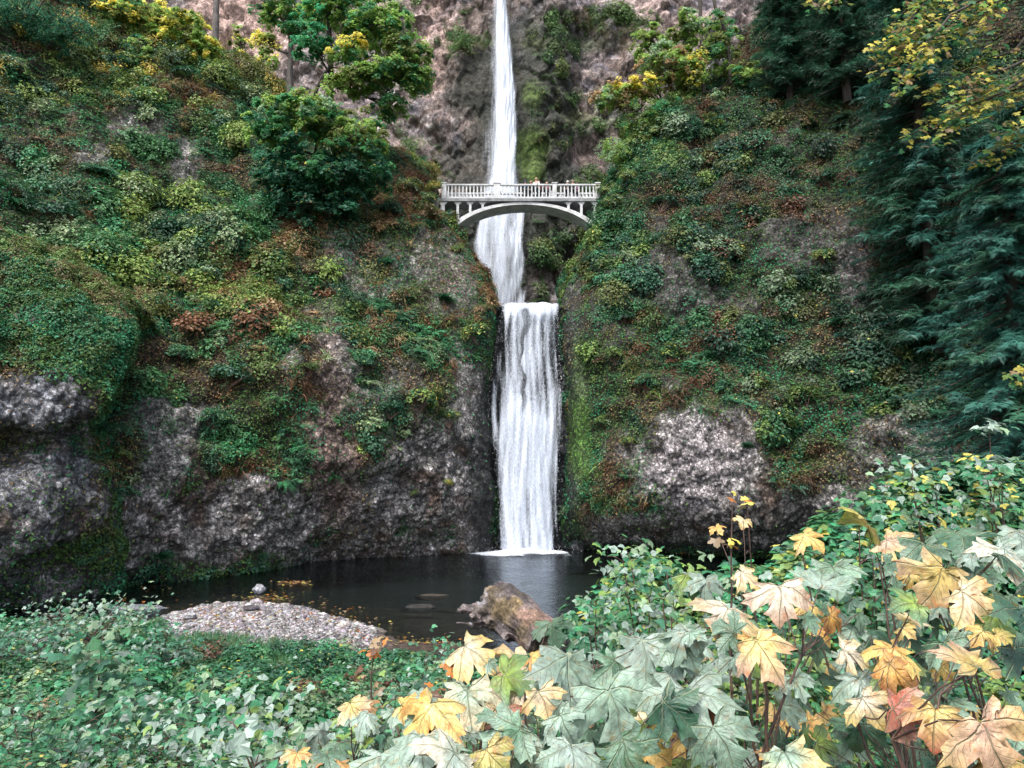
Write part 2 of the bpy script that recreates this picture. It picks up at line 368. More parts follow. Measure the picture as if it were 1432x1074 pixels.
Rr[7] = rowP([(852,258,86),(862,250,75),(878,225,73),(905,190,72),(960,155,70),(1030,140,68),(1120,130,66),(1220,120,63),(1330,110,59),(1432,100,56),(1600,100,50),(1900,100,45)])
Rr[8] = rowP([(862,250,92),(876,240,85),(895,215,83),(925,180,82),(980,135,80),(1035,80,79),(1100,10,78),(1220,-60,75),(1330,-120,70),(1432,-150,66),(1600,-200,60),(1900,-250,55)])
Rr[9] = shift(Rr[8], (0,22,-3))
PR = patch(Rr, 560, 760, cliffdisp(BARE_R, 0.8, 80))
# upper cliff behind
def udisp(p, px, py):
    q = p*A(1,1,0.55)
    d = fbm(q*0.09, 3, 61)*3.2+fbm(p*0.3, 4, 62)*1.8
    f1, f2, idv = worley(p*A(0.55,0.55,0.3), 9)
    d += (idv-0.5)*1.2+(0.5-f1)*0.8+knobs(p, 1.3, 10)*0.35
    sm = ell(px, py, [(700,200,55,260,1),(840,215,55,42,1)], 0.5)
    return d*(1-0.6*sm)-2.2*ell(px, py, [(845,215,50,40,1)], 0.5)+1.6*ell(px, py, [(765,150,40,90,1),(775,260,50,40,.7)], 0.6)
Ur = [rowP([(x,y,D+dd) for x, dd in ((-200,14),(150,12),(350,9),(480,6),(580,3),(650,1),(700,0.5),(760,0),(830,2),(900,4),(1000,7),(1150,10),(1500,14))]) for y, D in ((470,79),(400,80.5),(300,82),(220,84),(120,85.5),(0,87),(-120,89),(-260,92))]
PU = patch(Ur, 420, 560, udisp)
# headwall of the lower fall
Hr = [rowP([(x,y,D+dd) for x, dd in ((655,-1),(680,0.2),(705,0.5),(735,0.6),(765,0.4),(790,0),(815,-1.5))]) for y, D in ((800,61),(760,61),(700,61),(620,60.9),(582,60.8),(560,61.1),(500,61.3),(440,61.3),(431,61.6))]
Hr.append(shift(Hr[-1], (0,5,-0.2)))
PH = patch(Hr, 240, 170, lambda p, px, py: knobs(p, 1.1, 50)*0.4+fbm(p*0.6, 4, 51)*0.5*ss(430,470,py)+fbm(p*1.4,3,52)*.12)
def blend(base, tgt, m): return base*(1-m[:,None])+A(*tgt)*m[:,None]
def rockcol(q, bare, s=0, tint=(0.205,0.195,0.19)):
    b = ell(q.px, q.py, bare, 0.35, q.v, 3+s)
    n = fbm(q.v*0.5, 4, 71+s); n2 = fbm(q.v*1.6, 3, 72+s)
    c = np.tile(A(0.022,0.028,0.014), (len(q.v),1))
    c = blend(c, (0.06,0.036,0.024), ss(-0.05,0.35,n)); c = blend(c, (0.03,0.055,0.015), ss(0.05,0.4,n2))
    r = np.tile(A(*tint), (len(q.v),1)); r = blend(r, (0.45,0.42,0.42), ss(0.0,0.5,n2)); r = blend(r, (0.10,0.07,0.055), ss(0.05,0.5,n))
    q.veg = 1-b
    return c*(1-b[:,None])+r*b[:,None]
cL = rockcol(PL, BARE_L); cL = blend(cL, (0.19,0.125,0.105), ell(PL.px, PL.py, [(465,620,34,130,.75),(640,380,40,50,.3)], .5, PL.v, 4))
wet = ell(PL.px, PL.py, [(686,650,26,230,1),(300,812,360,16,.8)], .5, PL.v*3, 8); cL = blend(cL, (0.022,0.026,0.028), wet*0.9)
cO = rockcol(PO, BARE_O, 40, (0.13,0.135,0.15)); cO = blend(cO, (0.28,0.30,0.34), ell(PO.px, PO.py, [(60,575,70,30,.6)], .5, PO.v, 6))
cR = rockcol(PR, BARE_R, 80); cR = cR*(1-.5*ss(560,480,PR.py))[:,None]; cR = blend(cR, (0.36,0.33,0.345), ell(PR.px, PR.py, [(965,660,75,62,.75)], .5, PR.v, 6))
cR = blend(cR, (0.022,0.028,0.026), ell(PR.px, PR.py, [(792,650,22,240,.9),(900,775,300,18,.9),(1150,740,160,40,.5)], .5, PR.v*3, 8))
cR = blend(cR, (0.06,0.15,0.015), ell(PR.px, PR.py, [(812,600,14,110,.8)], .6, PR.v, 9))
cU = rockcol(PU, [(700,100,2000,2000,1)], 20, (0.22,0.18,0.175))
nU = fbm(PU.v*0.22, 4, 90); cU = blend(cU, (0.38,0.285,0.26), ss(-0.15,0.35,nU)*0.85); cU = blend(cU, (0.13,0.125,0.155), ss(0.05,0.4,fbm(PU.v*0.3,3,91))*.75)
cU = blend(cU, (0.52,0.36,0.31), ell(PU.px, PU.py, [(335,50,70,80,.8),(620,70,50,70,.6)], .5, PU.v*.6, 4))
cU = blend(cU, (0.028,0.034,0.026), ell(PU.px, PU.py, [(690,150,75,130,1),(760,120,50,130,1),(700,330,110,120,1),(680,240,85,60,.9),(790,300,90,90,1)], .5, PU.v*.6, 5)*.95)
cU = blend(cU, (0.075,0.125,0.022), ell(PU.px, PU.py, [(742,215,22,38,.9),(745,130,14,22,.7),(650,60,40,10,.4),(545,45,20,8,.5)], .5, PU.v, 6))
cU = blend(cU, (0.16,0.12,0.11), ell(PU.px, PU.py, [(832,212,38,24,1)], .3)*.9)
cU = blend(cU, (0.09,0.11,0.04), ell(PU.px, PU.py, [(840,170,60,14,.7),(800,60,70,12,.5),(560,110,40,12,.5),(880,130,60,10,.5)], .6, PU.v, 7))
PU.veg = ell(PU.px, PU.py, [(860,262,60,22,1),(800,150,60,30,.4),(530,200,90,40,.3),(845,180,70,12,.8),(860,30,90,20,.5),(600,20,60,20,.4),(650,60,50,14,.6),(800,370,60,80,.25),(760,110,40,90,.35),(580,230,60,30,.5)], .5, PU.v, 9)
cH = np.tile(A(0.025,0.03,0.034), (len(PH.v),1)); cH = blend(cH, (0.07,0.075,0.08), ss(0,0.5,fbm(PH.v*1.5,3,92)))
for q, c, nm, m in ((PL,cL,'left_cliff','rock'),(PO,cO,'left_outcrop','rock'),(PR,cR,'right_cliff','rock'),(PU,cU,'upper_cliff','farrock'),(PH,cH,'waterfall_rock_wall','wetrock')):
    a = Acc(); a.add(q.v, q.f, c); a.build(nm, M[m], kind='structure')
# ------------------------------------------------------------------ ground under everything, pool bed
def barm(x, y):
    u = (x+11.5)*0.8-(y-32.2)*0.6*-1; v = -(x+11.5)*0.6*-1-0; a = (x+11.5)*-0.64+(y-32.2)*0.77; b = (x+11.5)*0.77+(y-32.2)*0.64
    return ((a/6.6)**2+(b/4.0)**2)
def barh(x, y): return 0.30+0*x if False else (0.45+0.02*np.maximum(y-30,0))*np.exp(-barm(x, y)**1.5)*(1+0.5*ss(28,36,y))
def zbank(x, y):
    yy = np.array([-40,-10,0,3,5,8,12,16,21,26,29,34,42,60,130]); zz = np.array([6.5,5.6,5.2,4.75,4.05,2.9,2.0,1.45,0.8,0.12,-0.12,-0.5,-1.3,-2.2,-3.0])
    z = np.interp(y, yy, zz)
    shore = np.interp(x, [-60,-16,-8,0,6,14,60], [5,3.2,1.0,0,0.5,5,12])   # shore bends away from the log
    z = np.where(y > 8, np.interp(y-shore*ss(8,26,y), yy, zz), z)
    z = z + ss(2.5,9,x)*ss(60,10,y)*2.0*ss(30,14,y-np.maximum(x-6,0)*0.5)
    z = z + barh(x, y)
    return z
def ground_h(x, y):
    x = np.atleast_1d(np.asarray(x, float)); y = np.atleast_1d(np.asarray(y, float))
    p = np.stack([x, y, 0*x], -1)
    return zbank(x, y)+fbm(p*0.35, 3, 101)*0.18*ss(0,6,np.abs(y-25)+1)+fbm(p*1.5, 3, 102)*0.05
gx = np.concatenate([np.linspace(-150,-30,30)[:-1], np.linspace(-30,25,330), np.linspace(25,150,30)[1:]])
gy = np.concatenate([np.linspace(-60,-4,16)[:-1], np.linspace(-4,45,330), np.linspace(45,180,30)[1:]])
X, Y = np.meshgrid(gx, gy); gz = ground_h(X.ravel(), Y.ravel()); gv = np.stack([X.ravel(), Y.ravel(), gz], -1)
gpx, gpy = proj(gv)
gc = np.tile(A(0.05,0.035,0.024), (len(gv),1)); gc = blend(gc, (0.04,0.07,0.02), ss(-0.1,0.3,fbm(gv*0.5,3,103)))
gc = blend(gc, (0.075,0.048,0.033), ss(0.1,-0.1,gz)); gc = blend(gc, (0.03,0.035,0.03), ss(-0.5,-1.5,gz))
bar = np.exp(-(barm(gv[:,0],gv[:,1])*.75)**3)*ss(-0.05,0.03,gz)
gc = blend(gc, (0.28,0.25,0.25), bar*0.9)
a = Acc(); a.add(gv, grid_faces(len(gy), len(gx)), gc); a.build('ground', M['ground'], kind='structure')
# water
m, nt, b = mat('pool_water')
tc = N(nt, 'ShaderNodeTexCoord').outputs['Object']
mp = N(nt, 'ShaderNodeMapping'); mp.inputs['Scale'].default_value = (1.0,2.2,1); L(nt, tc, mp.inputs[0])
nz = noise(nt, 2.2, 4, mp.outputs[0], 0.55); nz2 = noise(nt, 0.5, 2, tc)
bp = N(nt, 'ShaderNodeBump'); bp.inputs['Strength'].default_value = 1.0; bp.inputs['Distance'].default_value = 0.16
L(nt, math_(nt, 'MULTIPLY', nz.outputs[0], nz2.outputs[0]), bp.inputs['Height'])
gl = N(nt, 'ShaderNodeBsdfGlossy'); gl.inputs['Roughness'].default_value = 0.13; gl.inputs['Color'].default_value = (0.9,0.95,1,1); L(nt, bp.outputs[0], gl.inputs['Normal'])
tr = N(nt, 'ShaderNodeBsdfTransparent'); tr.inputs['Color'].default_value = (0.45,0.55,0.54,1)
fr = N(nt, 'ShaderNodeFresnel'); fr.inputs['IOR'].default_value = 1.33; L(nt, bp.outputs[0], fr.inputs['Normal'])
mx = N(nt, 'ShaderNodeMixShader'); L(nt, fr.outputs[0], mx.inputs[0]); L(nt, tr.outputs[0], mx.inputs[1]); L(nt, gl.outputs[0], mx.inputs[2])
L(nt, mx.outputs[0], nt.nodes['Material Output'].inputs['Surface']); M['water'] = m
a = Acc(); a.add(A((-60,20,0),(60,20,0),(60,75,0),(-60,75,0)), [[0,1,2,3]]); a.build('pool_water', M['water'], kind='structure')
zl = float(P(740,431,60.0)[2])
a = Acc(); a.add(A((-6,60.6,zl),(8,60.6,zl),(8,84,zl),(-6,84,zl)), [[0,1,2,3]]); a.build('upper_pool_water', M['water'], kind='structure')
# ------------------------------------------------------------------ waterfalls
def sheet(tab, nu, nv, dfun, disp, D0=0, smat='fall', name='water_sheet', parent=None, amp=0.25, seed=0, bow=0.5):
    tab = np.array(tab, float); t = np.linspace(0, len(tab)-1, nv); k = np.arange(len(tab))
    py = np.interp(t, k, tab[:,0]); xl = np.interp(t, k, tab[:,1]); xr = np.interp(t, k, tab[:,2]); D = np.interp(t, k, tab[:,3])+D0
    u = np.linspace(0,1,nu)
    PX = xl[:,None]*(1-u)+xr[:,None]*u; PY = np.repeat(py[:,None], nu, 1); DD = np.repeat(D[:,None], nu, 1)-bow*np.sin(u*PI)
    v = P(PX, PY, DD).reshape(-1,3)
    uv = np.stack([v[:,0]+seed*3.7, v[:,2]+seed*1.3], -1)
    q = np.stack([v[:,0]*1.6, v[:,1]*0+seed, v[:,2]*0.25], -1)
    v[:,1] -= amp*(fbm(q, 3, 200+seed)+0.4*fbm(q*A(3,1,2), 2, 210+seed))
    v[:,2] += 0.25*fbm(np.stack([v[:,0]*1.1, 0*v[:,0]+seed, 0*v[:,0]], -1), 3, 220+seed)*np.repeat(ss(6,0,np.arange(nv)), nu)
    px = PX.ravel(); pyy = PY.ravel(); uu = np.tile(u, nv)
    e = np.minimum(uu, 1-uu)
    dens = dfun(px, pyy, uu, e)
    a = Acc(); a.add(v, grid_faces(nv, nu), (0.9,0.9,0.9), uv)
    return a.build(name, M[smat], parent=parent, dens=dens)
lf = empty('lower_waterfall', W(738,769,0), 'wide white waterfall dropping over the rock wall into the dark pool', 'waterfall')
low = [(424,706,782,60.7),(428,702,781,60.0),(470,695,783,59.7),(520,685,785,59.5),(556,679,786,59.35),(592,684,785,59.2),(635,692,784,59.05),(700,696,780,58.9),(771,698,779,58.75)]
def dl(px, py, u, e):
    d = 0.26+0.29*ss(0,0.14,e)+0.05*np.sin(px*.55+np.sin(py*.03)*2)
    yj = 570+22*np.sin(px*.11)+14*np.sin(px*.27+1); d += 0.08*ss(-50,50,py-yj)-0.05*ss(430,460,py)*ss(25,-25,py-yj)+.05*np.exp(-((py-yj-12)/16)**2)
    gap = np.exp(-((px-(733-0.02*(py-430)+3*np.sin(py*.06)+2*np.sin(py*.17)))/(3.2+2.2*np.sin(py*.045+1)))**2)*ss(595,540,py)*ss(428,436,py)
    gap2 = np.exp(-((px-710+0.08*(py-430))/5)**2)*ss(620,560,py)*0.6*ss(440,470,py)
    gap3 = np.exp(-((px-760)/4)**2)*ss(600,520,py)*0.5*ss(450,470,py)
    d -= 0.34*gap+0.25*gap2+.2*gap3+0.12*np.exp(-((px-737)/7)**2)*ss(640,700,py)
    d += 0.16*np.exp(-((py-432)/9.0)**2)*np.maximum(0,1-gap*1.2)
    return d
def dthin(base, edge=0.1):
    return lambda px, py, u, e: base-0.3+0.3*ss(0,edge,e)
sheet(low, 90, 260, dl, None, 0, 'fall', 'water_sheet', lf, 0.28, 1)
sheet([(r[0], r[1]+6, r[2]-3, r[3]) for r in low], 70, 220, lambda px,py,u,e: dl(px,py,u,e)-0.12, None, -0.45, 'fall', 'front_veil', lf, 0.25, 2)
sheet([(432,694,782,59.6),(560,674,787,58.9),(640,682,789,58.7),(771,676,792,58.9)], 80, 200, dthin(0.36,0.35), None, 0.1, 'mist', 'spray_veil', lf, 0.15, 3)
uf = empty('upper_waterfall', P(700,425,79), 'tall narrow white waterfall plunging down the far cliff behind the bridge', 'waterfall')
up = [(-90,692,706,85.5),(0,693,709,84.5),(60,691,716,83.5),(130,690,723,82.5),(200,687,726,81.2),(250,682,727,80.2),(285,676,730,79.8)]
sheet(up, 50, 260, lambda px,py,u,e: 0.30+0.40*ss(0,0.22,e)-0.07*ss(40,220,py), None, -1.2, 'fall', 'water_column', uf, 0.4, 4, 1.2)
sheet([(r[0], r[1]-7-0.03*max(r[0],0), r[2]+5, r[3]) for r in up], 50, 200, dthin(0.5,0.45), None, -0.9, 'mist', 'spray_veil', uf, 0.3, 5, 1.0)
casc = [(248,684,724,79.6),(262,678,728,79.0),(300,666,740,78.2),(340,655,744,77.2),(380,658,742,76.6),(432,676,736,76.0)]
sheet(casc, 80, 200, lambda px,py,u,e: 0.24+0.27*ss(0,0.15,e)+0.08*ss(738,700,px)+0.12*np.sin(px*0.26+py*0.06+2*np.sin(py*.045))*ss(270,320,py), None, 0, 'fall', 'cascade_sheet', uf, 0.7, 6, 0.8)
sheet([(r[0], r[1]-10, r[2]+4, r[3]) for r in casc], 60, 150, dthin(0.44,0.4), None, -0.6, 'mist', 'cascade_veil', uf, 0.4, 7, 0.6)
# foam on the pool
m = fall_mat('foam', 0.22); M['foam'] = m
nn = 90; xs = np.linspace(-1,1,nn); XX, YY = np.meshgrid(xs, xs); r = np.sqrt(XX**2+YY**2).ravel()
c0 = W(738,771,0); fv = np.stack([c0[0]+XX.ravel()*6.2, c0[1]-1.5+YY.ravel()*3.8, 0*r], -1)
hh = np.clip(1-r/0.62,0,1); fv[:,2] = 0.02+hh**0.8*0.5*(0.6+0.8*fbm(fv*A(2,2,1),3,7))
a = Acc(); a.add(fv, grid_faces(nn,nn), (0.9,0.9,0.9), fv[:,:2]*A(0.35,1.6)); a.build('splash_foam', m, parent=lf, dens=np.clip(0.95-0.75*ss(0.1,0.9,r+.35*fbm(np.stack([3*XX.ravel(),3*YY.ravel(),0*r],-1),3,8)),0,1))
# droplets
a = Acc(); n = 1300
u = rng.uniform(0,1,n); t = rng.uniform(0,1,n); tb = np.array(low); pyv = np.interp(t*8, range(9), tb[:,0]); xl = np.interp(t*8, range(9), tb[:,1]); xr = np.interp(t*8, range(9), tb[:,2])
e = rng.normal(0, 3.5, n)*np.sign(rng.uniform(-1,1,n)); px_ = np.where(rng.random(n) < .5, xl+2+e*(t*1.2+.2), xr-2+e*(t*1.2+.2)); px_ = np.where(rng.random(n) < .4, xl+(xr-xl)*u, px_)
dp = P(px_, pyv, 58.9+rng.normal(0,0.35,n)); dp[:,2] = np.maximum(dp[:,2], 0.05)
k = rng.random(n) < .18; dp[k] = np.stack([c0[0]+rng.normal(0,2.6,k.sum()), c0[1]-0.9+rng.normal(0,.9,k.sum()), np.abs(rng.normal(0,0.4,k.sum()))], -1)
octv = A((1,0,0),(0,1,0),(-1,0,0),(0,-1,0),(0,0,2.2),(0,0,-2.2)); octf = np.array([[0,1,4],[1,2,4],[2,3,4],[3,0,4],[1,0,5],[2,1,5],[3,2,5],[0,3,5]])
inst(a, octv, octf, dp, np.tile(np.eye(3),(n,1,1)), rng.uniform(0.008,0.02,n), A(0.9,0.92,0.95))
M['drop'] = plain('water_drops', (0.88,0.9,0.93), (0.8,0.83,0.87), 1, 0.4, 0.0)
a.build('water_drops', M['drop'], parent=lf, kind='stuff')
# ------------------------------------------------------------------ foliage templates
DIA = A((0,0,0),(0.32,0.45,0.05),(0,1,-0.1),(-0.32,0.45,0.05)); DIAF = np.array([[0,1,2,3]])
def star_leaf():
    half = [(0.02,-0.02),(0.16,-0.16),(0.34,-0.19),(0.60,-0.27),(0.58,-0.10),(0.45,0.03),(0.66,0.04),(0.84,0.14),(0.83,0.25),(1.0,0.40),(0.78,0.44),(0.74,0.60),(0.54,0.52),(0.30,0.42),(0.32,0.60),(0.45,0.78),(0.27,0.82),(0.16,0.95)]
    pts = half+[(0.0,1.08)]+[(-x, y) for x, y in half[::-1]]
    return np.array(pts)
OUT = star_leaf(); CEN = A(0,0.10)
LITE = np.array([(0.03,-0.04),(0.52,-0.25),(0.52,0.04),(0.86,0.14),(0.92,0.40),(0.6,0.5),(0.32,0.46),(0.36,0.78),(0,1.05),(-0.36,0.78),(-0.32,0.46),(-0.6,0.5),(-0.92,0.40),(-0.86,0.14),(-0.52,0.04),(-0.52,-0.25),(-0.03,-0.04)])
LV = np.concatenate([[[0,0.12,0.06]], np.stack([LITE[:,0], LITE[:,1], -0.18*(LITE[:,0]**2+LITE[:,1]**2)], -1)])
LF = np.array([[0,i,i+1] for i in range(1,17)])
OV = A((0,0,0),(.34,.02,.03),(.52,.42,-.06),(.26,.62,0),(0,1.12,-.2),(-.26,.62,0),(-.52,.42,-.06),(-.34,.02,.03)); OVF = np.array([[0,1,2],[0,2,3],[0,3,4],[0,4,5],[0,5,6],[0,6,7]]); OV = OV*A(1.1,1.1,1)
def frond_tpl():
    v=[]; f=[]
    for i in range(9):
        t = (i+0.6)/9.5; y = t; z = 0.35*math.sin(t*2.2)-0.25*t*t; w = 0.17*math.sin(min(1,t*1.15+0.12)*PI)+0.02
        for s in (-1,1):
            k = len(v); v += [(0,y-0.035,z),(s*w,y+0.05,z-0.05),(0,y+0.045,z)]; f.append((k,k+1,k+2) if s>0 else (k,k+2,k+1))
    return np.array(v), np.array(f)
FV, FF = frond_tpl()
BLV = A((-0.03,0,0),(0.03,0,0),(0.022,0.55,0.1),(-0.022,0.55,0.1),(0,1,-0.08)); BLF = np.array([[0,1,2],[0,2,3],[3,2,4]])
def runit(n): return nrm(rng.normal(0,1,(n,3)))
UP = A(0,0,1)
C_ = dict(teal=(0.04,0.135,0.078), dark=(0.018,0.07,0.04), green=(0.045,0.15,0.06), lime=(0.16,0.255,0.065), olive=(0.11,0.135,0.04), moss=(0.07,0.135,0.036),
          brown=(0.10,0.055,0.032), tan=(0.24,0.17,0.095), orange=(0.42,0.15,0.03), yellow=(0.46,0.41,0.09), rust=(0.15,0.075,0.04), pale=(0.17,0.26,0.15), bright=(0.042,0.195,0.09), silver=(0.28,0.38,0.32), cedar=(0.04,0.15,0.115))
def cc(*n): return np.array([C_[k] for k in n])
def leafcloud(acc, cen, nor, rad, cnt, cols, size, flat=0.75, accent=None, ap=0.0, tpl=None, droop=0.0, shell=0.6):
    """cen/nor/rad/cnt/cols per clump -> leaves spread over each clump"""
    cnt = np.asarray(cnt, int); i = np.repeat(np.arange(len(cen)), cnt); n = len(i)
    if n == 0: return
    d = runit(n); r = rng.uniform(0,1,n)**(1-shell*0.8)
    d = np.where((np.sum(d*nor[i], -1) < -0.2)[:,None], -d, d)
    off = d*r[:,None]*rad[i][:,None]; dn = np.sum(off*nor[i], -1, keepdims=True); off = off-nor[i]*dn*(1-flat)
    pos = cen[i]+off+fbm_off(cen[i]+off, rad[i])
    ln = nrm(d*0.55+nor[i]*0.35+UP*0.55+runit(n)*0.55); ld = nrm(d+runit(n)*0.9-UP*(0.25+droop))
    c = cols[i]*rng.uniform(0.65,1.35,(n,1))*(1+rng.normal(0,0.08,(n,3)))
    if accent is not None:
        k = rng.random(n) < ap; c[k] = accent[rng.integers(0,len(accent),k.sum())]*rng.uniform(0.6,1.3,(k.sum(),1))
    tv, tf = tpl if tpl is not None else (DIA, DIAF)
    sz = np.broadcast_to(size, (len(cen),))[i]*rng.uniform(0.6,1.4,n)
    inst(acc, tv, tf, pos, frames(ln, ld), sz, np.clip(c,0.004,1))
def fbm_off(p, r): 
    return np.stack([vn(p*2.1,301), vn(p*2.1,302), vn(p*2.1,303)], -1)*np.minimum(r,1.0)[:,None]*0.22
def ferns(acc, cen, nor, rad, cols, nf=9):
    n = len(cen); i = np.repeat(np.arange(n), nf); m_ = len(i)
    d = runit(m_); d = nrm(d-nor[i]*np.sum(d*nor[i],-1,keepdims=True)+nor[i]*0.5-UP*0.15)
    nn_ = nrm(nor[i]*0.5+UP*0.8+runit(m_)*0.25)
    inst(acc, FV, FF, cen[i], frames(nn_, d), rad[i]*rng.uniform(0.7,1.2,m_), np.clip(cols[i]*rng.uniform(0.6,1.5,(m_,1)),0.004,1))
def blades(acc, cen, nor, length, cols, nb=14, hang=0.6, up=0.0):
    n = len(cen); i = np.repeat(np.arange(n), nb); m_ = len(i)
    d = nrm(nor[i]*0.7+runit(m_)*0.8-UP*hang+UP*up)
    inst(acc, BLV, BLF, cen[i]+runit(m_)*length[i][:,None]*0.35, frames(runit(m_)+nor[i], d), length[i]*rng.uniform(0.5,1.3,m_), np.clip(cols[i]*rng.uniform(0.5,1.6,(m_,1)),0.004,1))
def sample(q, n, w):
    p = q.area*w; p = p/p.sum(); i = rng.choice(len(q.v), n, p=p); return i
def visw(q, x0, x1, y0, y1):
    return ((q.px > x0)&(q.px < x1)&(q.py > y0)&(q.py < y1)).astype(float)+0.0
def cover(q, name, n, s, x0=-150, x1=1600, green=None, label=''):
    hf = fbm(q.v*0.17, 3, 430+s)+.35*fbm(q.v*0.6, 2, 440+s); w = q.veg**2*visw(q, x0, x1, -80, 880)*(.10+.90*ss(-.12,.10,hf) if s != 40 else 1)+0.00001
    i = sample(q, n, w); px, py = q.px[i], q.py[i]; v, nn_ = q.v[i], q.n[i]
    f = fbm(v*0.22, 3, 400+s); g = fbm(v*0.5, 3, 410+s); rnd = rng.random(n)
    kind = np.where(f > 0.16, 0, np.where(f < -0.14, 1, np.where(g > 0.05, 2, 3)))   # leafy, dry, fern, ivy
    kind = np.where(rnd < 0.13, rng.integers(0,4,n), kind)
    rad = np.clip(rng.lognormal(-0.42,0.5,n), 0.22, 1.9)
    low_ = ss(350,560,py)
    rad *= 1-0.25*low_
    if s == 0: rad *= 1-.45*ss(570,660,px)
    if s == 80: rad *= 1-.4*ss(880,810,px)
    if s == 40: rad = np.clip(rad*.6,.2,.55); kind = np.where(rng.random(n)<.85,3,kind)
    pal = {0: cc('green','lime','olive','teal','dark','pale'), 1: cc('brown','tan','olive','brown','rust'), 2: cc('teal','bright','teal','green'), 3: cc('green','bright','moss','dark')}
    base = np.zeros((n,3))
    for k, pc in pal.items():
        mk = kind == k; base[mk] = pc[((fbm(v[mk]*0.3, 2, 450+k)*1.6+.5+rng.normal(0,.10,mk.sum()))*len(pc)).astype(int).clip(0,len(pc)-1)]
    if green is not None: base = green(base, px, py, v)
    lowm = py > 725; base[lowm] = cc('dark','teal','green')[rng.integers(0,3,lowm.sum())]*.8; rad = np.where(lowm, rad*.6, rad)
    a = Acc()
    for k, dens, size, fl in ((0, 120, 0.27, 0.8), (3, 110, 0.19, 0.35)):
        mk = kind == k
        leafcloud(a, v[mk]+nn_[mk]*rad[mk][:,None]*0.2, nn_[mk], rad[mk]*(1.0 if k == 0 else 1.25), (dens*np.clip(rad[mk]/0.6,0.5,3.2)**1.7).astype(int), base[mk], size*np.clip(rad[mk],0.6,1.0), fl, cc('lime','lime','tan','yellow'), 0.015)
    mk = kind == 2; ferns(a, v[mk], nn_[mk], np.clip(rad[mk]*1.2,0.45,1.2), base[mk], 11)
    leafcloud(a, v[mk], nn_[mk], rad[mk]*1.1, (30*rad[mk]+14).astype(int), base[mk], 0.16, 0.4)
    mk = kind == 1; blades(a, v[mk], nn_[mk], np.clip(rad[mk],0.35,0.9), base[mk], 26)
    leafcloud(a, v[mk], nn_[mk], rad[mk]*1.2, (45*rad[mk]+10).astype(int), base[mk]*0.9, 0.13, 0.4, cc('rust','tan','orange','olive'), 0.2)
    a.build(name, M['leaf'], kind='stuff', smooth=False, label=label)
def gl_(base, px, py, v):
    k = ell(px, py, [(640,390,60,60,.8),(560,330,90,60,.5),(400,370,90,40,.6),(300,440,120,40,.5),(650,450,40,60,.3)], .6)
    b2 = np.array([C_['brown'],C_['tan'],C_['rust'],C_['olive']])[rng.integers(0,4,len(px))]
    m_ = rng.random(len(px)) < k; base[m_] = b2[m_]
    k = ell(px, py, [(310,425,110,30,.8),(520,480,70,40,.5),(200,410,60,50,.5),(330,370,60,30,.3)], .6)
    b2 = np.array([C_['lime'],C_['olive'],C_['moss'],C_['tan']])[rng.integers(0,4,len(px))]
    m_ = rng.random(len(px)) < k; base[m_] = b2[m_]
    k = ell(px, py, [(590,545,80,60,.8),(500,500,40,30,.8),(300,500,80,50,.8),(260,440,60,20,.4),(100,260,120,60,.5),(170,650,50,160,.8)], .6)
    b2 = np.array([C_['bright'],C_['teal'],C_['green'],C_['pale']])[rng.integers(0,4,len(px))]
    m_ = rng.random(len(px)) < k; base[m_] = b2[m_]
    k = ell(px, py, [(240,40,110,70,.75),(150,90,80,50,.4),(30,100,60,50,.5),(330,110,60,40,.5)], .6)
    b2 = np.array([C_['lime'],C_['yellow'],C_['lime'],C_['olive'],C_['lime']])[rng.integers(0,5,len(px))]*0.9
    m_ = rng.random(len(px)) < k; base[m_] = b2[m_]
    return base*A(1.3,1.2,1.05)
def gr_(base, px, py, v):
    k = ell(px, py, [(1080,300,110,130,.6),(960,450,110,70,.4),(1100,520,150,40,.3)], .6)
    b2 = np.array([C_['brown'],C_['dark'],C_['rust'],C_['olive'],C_['dark']])[rng.integers(0,5,len(px))]
    m_ = rng.random(len(px)) < k; base[m_] = b2[m_]
    k = ell(px, py, [(860,340,50,60,.6),(900,230,60,70,.6),(820,600,30,150,.7),(1110,600,100,60,.7),(870,560,50,50,.6)], .6)
    b2 = np.array([C_['bright'],C_['lime'],C_['moss'],C_['green']])[rng.integers(0,4,len(px))]
    m_ = rng.random(len(px)) < k; base[m_] = b2[m_]
    return base*(1-0.4*ss(950,1200,px))[:,None]  # shade of the trees painted into the plant colours, deeper towards the right
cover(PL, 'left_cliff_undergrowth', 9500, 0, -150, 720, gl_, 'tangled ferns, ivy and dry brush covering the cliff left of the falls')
def go_(base, px, py, v):
    base = np.array([C_['green'],C_['bright'],C_['moss'],C_['bright']])[rng.integers(0,4,len(px))]
    k = rng.random(len(px)) < .9*ss(34,8,py-np.interp(px,[-200,0,50,95,135,160],[300,338,352,378,410,432])); base[k] = np.array([C_['lime'],C_['olive'],C_['lime'],C_['tan']])[rng.integers(0,4,k.sum())]
    return base
cover(PO, 'outcrop_ivy', 3000, 40, -150, 220, go_, 'small leaved ivy matting the rounded rock outcrop at far left')
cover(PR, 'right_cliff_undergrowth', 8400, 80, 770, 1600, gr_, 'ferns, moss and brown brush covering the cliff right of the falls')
cover(PU, 'far_cliff_plants', 750, 120, 380, 1080, lambda b,px,py,v: b*0.4+cc('moss','olive','lime')[rng.integers(0,3,len(b))]*0.6, 'low green plants on the ledges of the far cliff')
